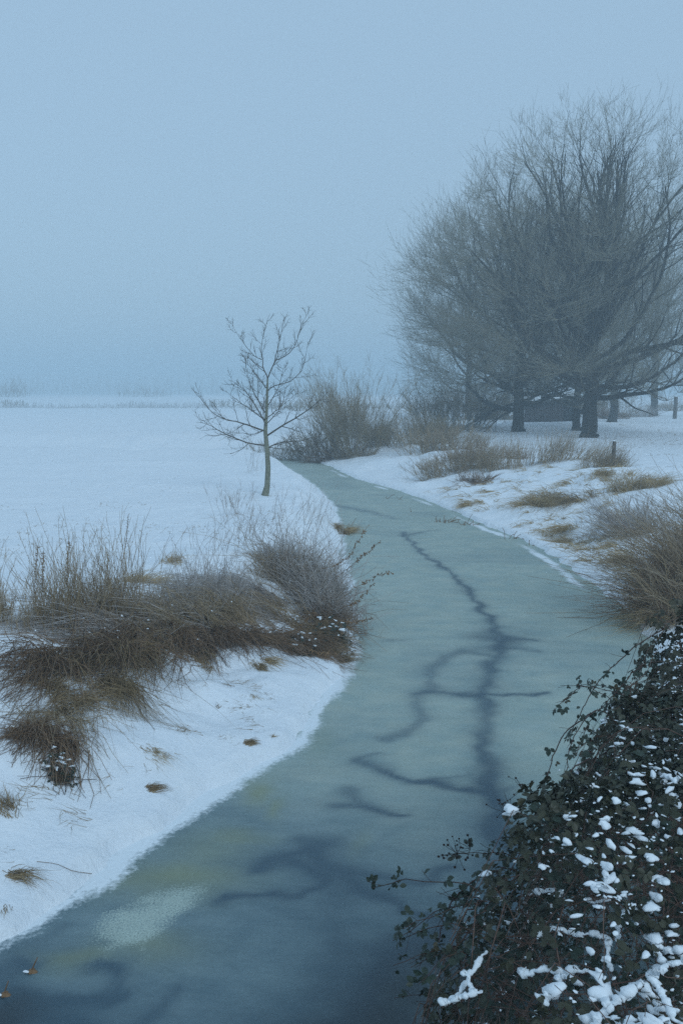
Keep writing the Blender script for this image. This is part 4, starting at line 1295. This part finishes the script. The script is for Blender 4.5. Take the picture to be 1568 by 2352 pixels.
# ------------------------------------------------------------------ far things across the left field
rng = np.random.default_rng(101)
n = 3000
xy = np.stack([rng.uniform(-75, 12, n), 171 + rng.normal(size=n) * 4.0], -1)
r = on_ground(xy)
P = stems(r, rdirs(n, (0, 0, 1), .15), rng.uniform(.15, 1.0, n) * (1 + .9 * vnoise(xy[:, 0], xy[:, 1] * 0, 6, 3)), np.tile([0.05, 0, -.05], (n, 1)), k=4)
g = Geo(); tubes(g, P, np.full((n, 4), .028), 3)
tag(g.obj('reed_belt', M['reed']), 'pale frosted reed belt along the far edge of the snow field', 'reeds', kind='stuff')
farlabels = ['hazy bush at the far left edge of the field', 'faint bush left of the young tree on the far field edge', 'dim bush behind the young tree on the far field edge', 'dim bush between young tree and willow on the far edge',
             'faint tree shape far off at the left edge', 'faint far tree above the middle of the left field']
for (px, dep, hh, rad), lb in zip([(10, 178, 1.8, 7), (500, 178, 1.6, 6), (625, 150, 2.0, 8), (700, 140, 1.8, 7), (30, 270, 7, 9), (330, 300, 4, 14)], farlabels):
    c = atd(px, 930, dep); c[2] = hz(c[0], c[1])
    nn = 70
    r = disc_roots(c, nn, rad * .6, 1.5)
    q_ = np.clip(1 - (np.abs(r[:, 0] - c[0]) / (rad * .75)) ** 2, .2, 1)
    P = stems(r, rdirs(nn, (0, 0, 1), .3), rng.uniform(.3, 1, nn) * hh * q_, np.tile([0, 0, -.05], (nn, 1)), k=5)
    g = Geo(); tubes(g, P, (.035 * np.linspace(1, .4, 5))[None].repeat(nn, 0), 3, c)
    S = side_shoots(P, 6, .2, .98, .1 * hh, .3 * hh, up=.3, ang=.7)
    tubes(g, S, np.full(S.shape[:2], .013), 3, c)
    tag(g.obj('far_bush', M['willow'], None, loc=c), lb, 'bush')

n = 620
xy = np.stack([rng.uniform(-260, 80, n), 600 + rng.normal(size=n) * 25], -1)
r = on_ground(xy)
hh = rng.uniform(2, 10, n) * np.clip(1 + 1.1 * vnoise(xy[:, 0], xy[:, 1] * 0, 30, 7), .35, 1.5)
P = stems(r, rdirs(n, (0, 0, 1), .12), hh, np.zeros((n, 3)), k=3)
g = Geo(); tubes(g, P, np.tile([.11, .08, .04], (n, 1)), 3)
S = side_shoots(P, 10, .1, .98, 1.0, 3.2, up=.2, ang=.9, k=2)
tubes(g, S, np.tile([.10, .04], (len(S), 1)), 3)
tag(g.obj('far_wood', M['willow']), 'dim far wood dissolving in mist beyond the left field', 'wood', kind='stuff')

# grass tips through the field snow
def tips(name, label, boxes, L, w):
    rr_ = []
    for (px0, px1, py0, py1, n_) in boxes:
        pts = np.stack([rng.uniform(px0, px1, n_), rng.uniform(py0, py1, n_)], -1)
        rr_.append(np.array([at(a_, b_, .78)[:2] for a_, b_ in pts]))
    xy = np.concatenate(rr_)
    keep_ = vnoise(xy[:, 0], xy[:, 1], 1.4, 51) + .5 * vnoise(xy[:, 0], xy[:, 1], .5, 52) > 0.05
    xy = xy[keep_]
    zz, dd, ii, _ = height(xy[:, 0], xy[:, 1], True)
    xy = xy[(~ii) & (dd > 1.0)]
    xy = np.repeat(xy, 4, 0) + rng.normal(size=(len(xy) * 4, 2)) * .03
    r = on_ground(xy)
    n_ = len(r)
    P = stems(r, rdirs(n_, (.5, 0, .6), .6), rng.uniform(.4, 1, n_) * L, np.tile([.1, 0, -.4], (n_, 1)), k=3)
    g = Geo(); ribbons(g, P, np.full(n_, w))
    tag(g.obj(name, M['straw_dark']), label, 'grass', kind='stuff')
tips('grass_tips', 'dark grass tips poking through the left field snow', [(-100, 650, 1130, 1290, 1500), (150, 620, 1050, 1130, 200)], .11, .006)
tips('grass_stubble', 'dark grass stubble through thin snow under the right trees', [(1380, 1700, 985, 1050, 1500), (1000, 1400, 985, 1040, 500), (950, 1400, 1110, 1220, 260)], .16, .012)

def wisps(name, label, boxes, L, w, mat):
    rr_ = []
    for (px0, px1, py0, py1, n_) in boxes:
        for a_, b_ in zip(rng.uniform(px0, px1, n_), rng.uniform(py0, py1, n_)):
            rr_.append(at(a_, b_, .5)[:2])
    xy = np.array(rr_)
    zz, dd, ii, _ = height(xy[:, 0], xy[:, 1], True)
    xy = xy[(~ii) & (dd > .35)]
    m_ = rng.integers(3, 14, len(xy))
    ang_ = np.repeat(rng.normal(size=(len(xy), 2)) * .35, m_, 0)
    sc_ = np.repeat(rng.uniform(.4, 1.2, len(xy)), m_)
    xy = np.repeat(xy, m_, 0) + rng.normal(size=(m_.sum(), 2)) * .05
    r = on_ground(xy)
    n_ = len(r)
    d = unit(np.concatenate([np.array([-.35, -.35]) + ang_ + rng.normal(size=(n_, 2)) * .25, np.full((n_, 1), .7)], -1))
    P = stems(r, d, rng.uniform(.4, 1, n_) * L * sc_, d * [.5, .5, 0] + np.array([0, 0, -.75]), k=6, wob=.22)
    P = clear_ground(P, .004)
    g = Geo(); ribbons(g, P, np.full(n_, w))
    tag(g.obj(name, M[mat]), label, 'grass', kind='stuff')
wisps('straw_wisps', 'ragged straw wisps hanging over the right bank snow', [(1180, 1440, 1080, 1260, 260), (1340, 1480, 1180, 1380, 130), (980, 1200, 1100, 1190, 90)], .7, .006, 'straw')
wisps('brown_wisps', 'brown dead blades poking through the left bank snow', [(330, 700, 1500, 1640, 40), (40, 420, 1700, 1860, 26), (0, 120, 1850, 2060, 12)], .22, .002, 'straw_dark')

# ------------------------------------------------------------------ foreground bramble bank
BX = [(1.6, -.30), (2.6, -.06), (3.0, .03), (3.3, .17), (3.9, .37), (4.6, .60), (5.3, .93), (6.0, 1.30), (6.8, 1.95), (7.6, 2.4)]
def edge_x(y_):
    return np.interp(y_, [a_ for a_, _ in BX], [b_ for _, b_ in BX])
def mound(x_, y_):
    e = edge_x(y_) + .34 * vnoise(y_, y_ * 0, .55, 61) + .14 * vnoise(y_, y_ * 0, .2, 64)
    top = 1.56 + .62 * vnoise(x_, y_, .75, 62) + .38 * vnoise(x_, y_, .3, 63) + np.interp(y_, [2.5, 5, 7], [-.05, .05, .5]) + .12 * np.clip(x_ - e, 0, 2)
    q = np.clip((x_ - e) / .55 + .06, 0, 1)
    return top * (q ** .6)

def bramble(name, label, y0, y1, n_surf, n_in, n_snow, snow_size, seed, lsize):
    global rng
    rng = np.random.default_rng(seed)
    yc = .5 * (y0 + y1)
    xc = float(edge_x(yc)) + .6
    c = np.array([xc, yc, max(0, hz(xc, yc))])
    t = thing(name, label, 'bramble', c)
    def sample(n0, lo=-.04, hi=None, clump=0.0, sd=96):
        n = int(n0 * 2.2) if clump else n0
        yy = rng.uniform(y0 - .1, y1 + .1, n)
        e = edge_x(yy)
        hi_ = np.maximum(.36 * yy + .35 - e, .35)
        xx = e + lo + rng.uniform(0, 1, n) ** 1.15 * hi_
        if clump:
            w = np.clip(.62 + clump * (vnoise(xx, yy, .3, sd) + .6 * vnoise(xx, yy, .11, sd + 1)), .02, 1)
            q = rng.choice(n, n0, replace=False, p=w / w.sum())
            xx, yy = xx[q], yy[q]
        return xx, yy
    xx, yy = sample(n_surf, clump=1.3)
    zz = mound(xx, yy)
    zz = np.maximum(zz - rng.exponential(.05, n_surf), .1)
    pos = np.stack([xx, yy, zz], -1)
    e_ = .05
    nrm = unit(np.stack([-(mound(xx + e_, yy) - mound(xx - e_, yy)) / (2 * e_), -(mound(xx, yy + e_) - mound(xx, yy - e_)) / (2 * e_), np.ones(n_surf) * 1.2], -1))
    scatter(t, c, pos, rotmats(n_surf, nrm, .45), lsize * (.5 + .85 * rng.uniform(0, 1, n_surf) ** 1.5), [v for v, _ in LEAVES], [f for _, f in LEAVES], LEAF_ME, 'leaf', M['leaf'], 300, stuffname='further_leaves')
    xx, yy = sample(n_in)
    zz = mound(xx, yy) * rng.uniform(.15, .93, n_in)
    pos = np.stack([xx + .04, yy, zz], -1)
    g = Geo()
    pick = rng.integers(0, len(LEAVES), n_in)
    Rm = rotmats(n_in, (0, 0, 1), .9)
    for s in range(len(LEAVES)):
        jj = np.where(pick == s)[0]
        v, f = LEAVES[s]
        Vv = np.einsum('nij,vj->nvi', Rm[jj] * lsize * 1.1, v) + (pos[jj] - c)[:, None]
        g.add(Vv.reshape(-1, 3), (f[None] + (np.arange(len(jj)) * len(v))[:, None, None]).reshape(-1, 3))
    g.obj('inner_leaves', M['leaf'], t)['kind'] = 'stuff'
    # tangle of dead canes inside and on top
    nc = 460
    xx, yy = sample(nc)
    r = np.stack([xx, yy, mound(xx, yy) * rng.uniform(.4, 1.0, nc)], -1)
    P = stems(r, rdirs(nc, (-.1, 0, .15), .8), rng.uniform(.3, .9, nc), rdirs(nc, (-.1, 0, -.5), .2) * .5, k=7, wob=.16)
    P[..., 2] = np.minimum(P[..., 2], mound(P[..., 0], P[..., 1]) + .09)
    P[..., 2] = np.maximum(P[..., 2], .15)
    P[..., 0] = np.maximum(P[..., 0], edge_x(P[..., 1]) - .06)
    tubes(Geo(), P, (rng.uniform(.0015, .0032, nc)[:, None] * np.linspace(1, .5, 7)), 4, c).obj('dead_canes', M['cane_brown'], t)['kind'] = 'stuff'
    # loose sprigs along the ragged edge
    ne = 34
    yy = rng.uniform(y0, y1, ne)
    xx = edge_x(yy) + rng.uniform(-.05, .35, ne)
    r = np.stack([xx, yy, mound(xx, yy) - .05], -1)
    P = stems(r, rdirs(ne, (-.75, -.1, .45), .4), rng.uniform(.12, .36, ne), rdirs(ne, (-.25, -.1, -.7), .25) * .7, k=8, wob=.14)
    for j in range(ne):
        g = tubes(Geo(), P[j:j + 1], (.0028 * np.linspace(1, .5, 8))[None], 4, c)
        S = side_shoots(P[j:j + 1], 4, .2, .95, .03, .1, up=.2, ang=.8, k=3)
        tubes(g, S, np.full(S.shape[:2], .0011), 3, c)
        g.obj('sprig', M['cane'], t)
    q = rng.uniform(1.5, 7, (ne, 9))
    lp = np.stack([np.stack([np.interp(q[j], np.arange(8), P[j, :, a_]) for a_ in range(3)], -1) for j in range(ne)]).reshape(-1, 3)
    lp += rng.normal(size=lp.shape) * .014
    scatter(t, c, lp, rotmats(len(lp), (-.3, -.4, .6), .5), lsize * .85 * rng.uniform(.55, 1.15, len(lp)), [v for v, _ in LEAVES], [f for _, f in LEAVES], LEAF_ME, 'leaf', M['leaf'], 0, stuffname='sprig_leaves')
    # snow on leaves
    xx, yy = sample(n_snow, .02, clump=2.4, sd=98)
    zz = mound(xx, yy) + rng.uniform(-.05, .03, n_snow)
    pos = np.stack([xx, yy, zz], -1)
    sz = snow_size * (.14 + .86 * rng.uniform(0, 1, n_snow) ** 3.0) * np.interp(yy, [2.5, 3.3, 4.0, 5.5, 7], [1.35, 1.15, .95, .7, .45])
    Rm = rotmats(n_snow, (0, 0, 1), .22)
    scatter(t, c, pos, Rm, sz, LUMPS, ICO_F, LUMP_ME, 'snow_clump', M['snow'], 300, stuffname='further_snow', smooth=True, joined=(LUMPS_C, ICO2_F))
    return t, c

for a_ in np.linspace(2.4, 7.4, 14):
    LITTER.append((float(edge_x(a_)) + .55, a_, .55, 1.0))
br1, c1 = bramble('bramble_bush', 'foreground bramble heavily loaded with snow in the bottom right corner', 2.2, 4.0, 2400, 1000, 1250, .036, 201, .037)
br2, c2 = bramble('bramble_bush', 'middle bramble with snow dabs and arching canes over the ice', 4.0, 5.5, 2800, 1000, 700, .031, 202, .037)
br3, c3 = bramble('bramble_bush', 'upper dark bramble with little snow below the dead thicket', 5.5, 7.4, 2300, 1100, 160, .028, 203, .041)

# arching canes seen against the ice (traced), each with thorns and leaves
def z6(p):
    return (1350 + p[0] / 1.3635) * .6272, (2250 + p[1] / 1.3635) * .6272
canes = [
    (br3, c3, [(1480, 60), (1360, 140), (1250, 230), (1170, 310), (1110, 390), (1050, 500), (1000, 620)], 6.3, 5.6, .0042),
    (br3, c3, [(1560, 250), (1470, 238), (1380, 245), (1290, 320), (1200, 420), (1100, 540), (1040, 680)], 6.2, 5.4, .004),
    (br3, c3, [(1500, 470), (1380, 440), (1260, 400), (1150, 370), (1035, 348)], 5.9, 5.5, .0032),
    (br3, c3, [(1200, 420), (1080, 360), (990, 420), (920, 480)], 5.6, 5.4, .0026),
    (br2, c2, [(1130, 480), (1040, 540), (960, 620), (910, 740), (880, 850), (870, 970)], 5.4, 4.9, .004),
    (br2, c2, [(1250, 560), (1160, 480), (1080, 520), (1010, 640), (990, 760), (960, 880)], 5.4, 4.9, .0036),
    (br2, c2, [(1100, 720), (1030, 760), (940, 860), (850, 1020), (760, 1180), (690, 1300), (640, 1380)], 5.0, 4.2, .004),
    (br2, c2, [(980, 940), (900, 980), (800, 1010), (740, 1010), (660, 985)], 4.8, 4.6, .0026),
    (br2, c2, [(860, 1160), (730, 1200), (640, 1195), (560, 1190), (420, 1200)], 4.5, 4.3, .0028),
    (br1, c1, [(760, 1290), (690, 1272), (620, 1285), (540, 1320), (450, 1392), (390, 1480), (360, 1560), (350, 1640)], 4.2, 3.8, .0042),
    (br1, c1, [(640, 1420), (560, 1440), (480, 1500), (450, 1600), (440, 1700)], 4.0, 3.7, .0036),
    (br1, c1, [(600, 1560), (520, 1560), (450, 1650), (400, 1720)], 3.8, 3.6, .003),
    (br3, c3, [(1440, 260), (1400, 340), (1350, 440), (1290, 540)], 6.0, 5.7, .003),
    (br2, c2, [(1300, 640), (1180, 610), (1090, 640), (1020, 720)], 5.3, 5.0, .003),
    (br2, c2, [(1180, 640), (1120, 720), (1060, 860), (1020, 960)], 5.2, 4.9, .003),
]
rng = np.random.default_rng(301)
for par, cc, pts, d0, d1, rad in canes:
    ds = np.linspace(d0, d1, len(pts))
    pp = np.array([atd(*z6(p_), d_) for p_, d_ in zip(pts, ds)])
    nk = 4 * (len(pts) - 1) + 1
    P = np.array([np.append(q, 0) for q in smooth_line(pp[:, :2], 4)])
    zz = np.array(smooth_line(np.stack([pp[:, 2], pp[:, 2]], -1), 4))[:, 0]
    P[:, 2] = zz
    P[1:-1] += rng.normal(size=(nk - 2, 3)) * .003
    g = tubes(Geo(), P[None], (rad * np.linspace(1, .55, nk))[None], 5, cc)
    n_ = nk * 2                          # thorns
    q = rng.uniform(0, nk - 1, n_)
    th = np.stack([np.interp(q, np.arange(nk), P[:, j]) for j in range(3)], -1)
    S = stems(th, rdirs(n_, (0, 0, -.1), .8), np.full(n_, .013), np.zeros((n_, 3)), k=2, wob=0)
    tubes(g, S, np.tile([.0018, .0004], (n_, 1)), 3, cc)
    # small side twigs
    S = side_shoots(P[None], 5, .2, .95, .05, .14, up=.2, ang=.8, k=4)
    tubes(g, S, np.tile([.0016, .0014, .0012, .001], (5, 1)), 3, cc)
    g.obj('cane', M['cane'], par)
    nl_ = max(5, nk // 2)
    q = np.linspace(.25, 1, nl_) * (nk - 1)
    lp = np.stack([np.interp(q, np.arange(nk), P[:, j]) for j in range(3)], -1) + rng.normal(size=(nl_, 3)) * .018
    Rm = rotmats(nl_, (-.35, -.45, .6), .45)
    for j in range(nl_):
        o = link('leaf', LEAF_ME[int(rng.integers(0, 6))], par)
        m4 = np.eye(4); m4[:3, :3] = Rm[j] * .036 * rng.uniform(.6, 1.15); m4[:3, 3] = lp[j] - cc
        o.matrix_local = Matrix(m4.tolist())
# dried berry sprays
for par, cc, ctr, d_, n_ in [(br2, c2, (440, 1195), 4.3, 18), (br2, c2, (505, 1175), 4.35, 10), (br2, c2, (675, 985), 4.6, 12), (br2, c2, (700, 1010), 4.65, 10), (br2, c2, (765, 870), 4.8, 9), (br2, c2, (1160, 740), 5.1, 14)]:
    p0 = atd(*z6(ctr), d_)
    d = rdirs(n_, (-.3, 0, .3), .8)
    S = stems(np.tile(p0, (n_, 1)), d, rng.uniform(.03, .10, n_), np.zeros((n_, 3)), k=4, wob=.2)
    g = tubes(Geo(), S, np.full((n_, 4), .0011), 3, cc)
    bv, bf = ico(1)
    for j in range(n_):
        g.add(bv * .0058 * rng.uniform(.7, 1.2) + S[j, -1] - cc, bf)
    g.obj('berry_spray', M['berry'], par)

# snow lying along branches
def snow_branch(par, cc, pts, d0, d1, rad, srad):
    pp = np.array([atd(*z6(p_), d_) for p_, d_ in zip(pts, np.linspace(d0, d1, len(pts)))])
    n_ = 6 * (len(pts) - 1) + 1
    P = np.array([np.append(q, 0) for q in smooth_line(pp[:, :2], 6)])
    P[:, 2] = np.array(smooth_line(np.stack([pp[:, 2]] * 2, -1), 6))[:, 0]
    P[1:-1] += rng.normal(size=(n_ - 2, 3)) * .004
    tubes(Geo(), P[None], np.full((1, n_), rad), 6, cc).obj('branch', M['cane'], par, True)
    # ridge of snow: dense rings of uneven size resting on the branch
    m = n_ * 3
    q = np.linspace(0, n_ - 1, m)
    Q = np.stack([np.interp(q, np.arange(n_), P[:, j]) for j in range(3)], -1)
    w = srad * (.75 + .9 * vnoise(q, q * 0 + srad * 50, 3.2, 71) + .5 * vnoise(q, q * 0, 1.1, 72))
    gap = vnoise(q, q * 0 + 9.1, 6.0, 73) < -.33
    w = np.where(gap, srad * .15, np.clip(w, srad * .3, srad * 1.4))
    w[0] = w[-1] = .001
    Q[:, 2] += rad * .4 + w * .55
    sd = 8
    g = tubes(Geo(), Q[None], w[None], sd, cc)
    v = g.v[0].reshape(m, sd, 3)
    mid = (Q - cc)[:, None, :]
    rel = v - mid
    rel[..., 2] *= .72
    rel *= (1 + .12 * rng.normal(size=(m, sd, 1)))
    g.v[0] = (mid + rel).reshape(-1, 3)
    g.obj('snow_ridge', M['snow'], par, True)

SBR = [
    ([(1090, 2060), (1180, 1990), (1270, 1920), (1370, 1850)], 2.95, 3.05, .008, .026),
    ([(1420, 1640), (1480, 1690), (1580, 1690)], 3.3, 3.25, .007, .027),
    ([(1430, 1640), (1440, 1700), (1470, 1760)], 3.3, 3.2, .006, .022),
    ([(1420, 1820), (1450, 1900), (1490, 1980), (1560, 2060)], 3.05, 2.9, .007, .02),
    ([(760, 1810), (870, 1790), (980, 1800), (1095, 1790)], 3.4, 3.3, .006, .022),
    ([(420, 1950), (470, 1870), (530, 1770), (585, 1690)], 3.35, 3.6, .005, .016),
    ([(360, 1960), (430, 1930), (500, 1900), (560, 1890)], 3.3, 3.3, .005, .018),
    ([(840, 1610), (930, 1580), (1040, 1610), (1100, 1600), (1200, 1640)], 3.55, 3.5, .005, .016),
    ([(1450, 1790), (1520, 1760), (1600, 1740)], 3.15, 3.15, .006, .02),
    ([(830, 1400), (900, 1385), (960, 1395)], 3.9, 3.9, .004, .018),
    ([(1090, 1440), (1140, 1445), (1200, 1430)], 3.85, 3.8, .004, .012),
    ([(1200, 1650), (1190, 1720), (1210, 1790)], 3.4, 3.3, .004, .014),
    ([(1280, 1500), (1250, 1560), (1235, 1640)], 3.6, 3.5, .004, .014),
    ([(1270, 900), (1330, 850), (1400, 825), (1500, 790)], 4.75, 4.8, .004, .014),
    ([(1080, 945), (1130, 940), (1200, 905)], 4.7, 4.7, .004, .014),
    ([(480, 1800), (500, 1850), (520, 1890)], 3.45, 3.35, .004, .012),
    ([(950, 1840), (1000, 1830), (1060, 1860)], 3.25, 3.2, .005, .02),
]
rng = np.random.default_rng(401)
for a_ in SBR:
    d_ = a_[1]
    par, cc = (br1, c1) if d_ < 4.2 else (br2, c2)
    snow_branch(par, cc, *a_)

# ------------------------------------------------------------------ bare litter under the shrubs
lit = np.zeros(len(gv))
for (lx, ly, lr_, la) in LITTER:
    m = np.hypot(gv[:, 0] - lx, gv[:, 1] - ly) / lr_
    lit = np.maximum(lit, la * np.exp(-(m ** 2) * .9))
at_ = ground.data.attributes.new('litter', 'FLOAT', 'POINT')
at_.data.foreach_set('value', lit.astype(np.float32))

# ------------------------------------------------------------------ the misty air
hm = bpy.data.materials.new('mist')
hm.use_nodes = True
hn, hl = hm.node_tree.nodes, hm.node_tree.links
hn.clear()
ho = hn.new('ShaderNodeOutputMaterial')
pv = hn.new('ShaderNodeVolumePrincipled')
pv.inputs['Color'].default_value = (0.68, 0.79, 0.845, 1)
pv.inputs['Density'].default_value = 0.0041
pv.inputs['Anisotropy'].default_value = 0.0
hl.new(pv.outputs[0], ho.inputs['Volume'])
hb = Geo()
box(hb, (-1000, -120, -2.5), (1000, 1100, 27))
haze = hb.obj('haze', hm)
tag(haze, 'pale blue winter mist filling the air', 'mist', kind='stuff')
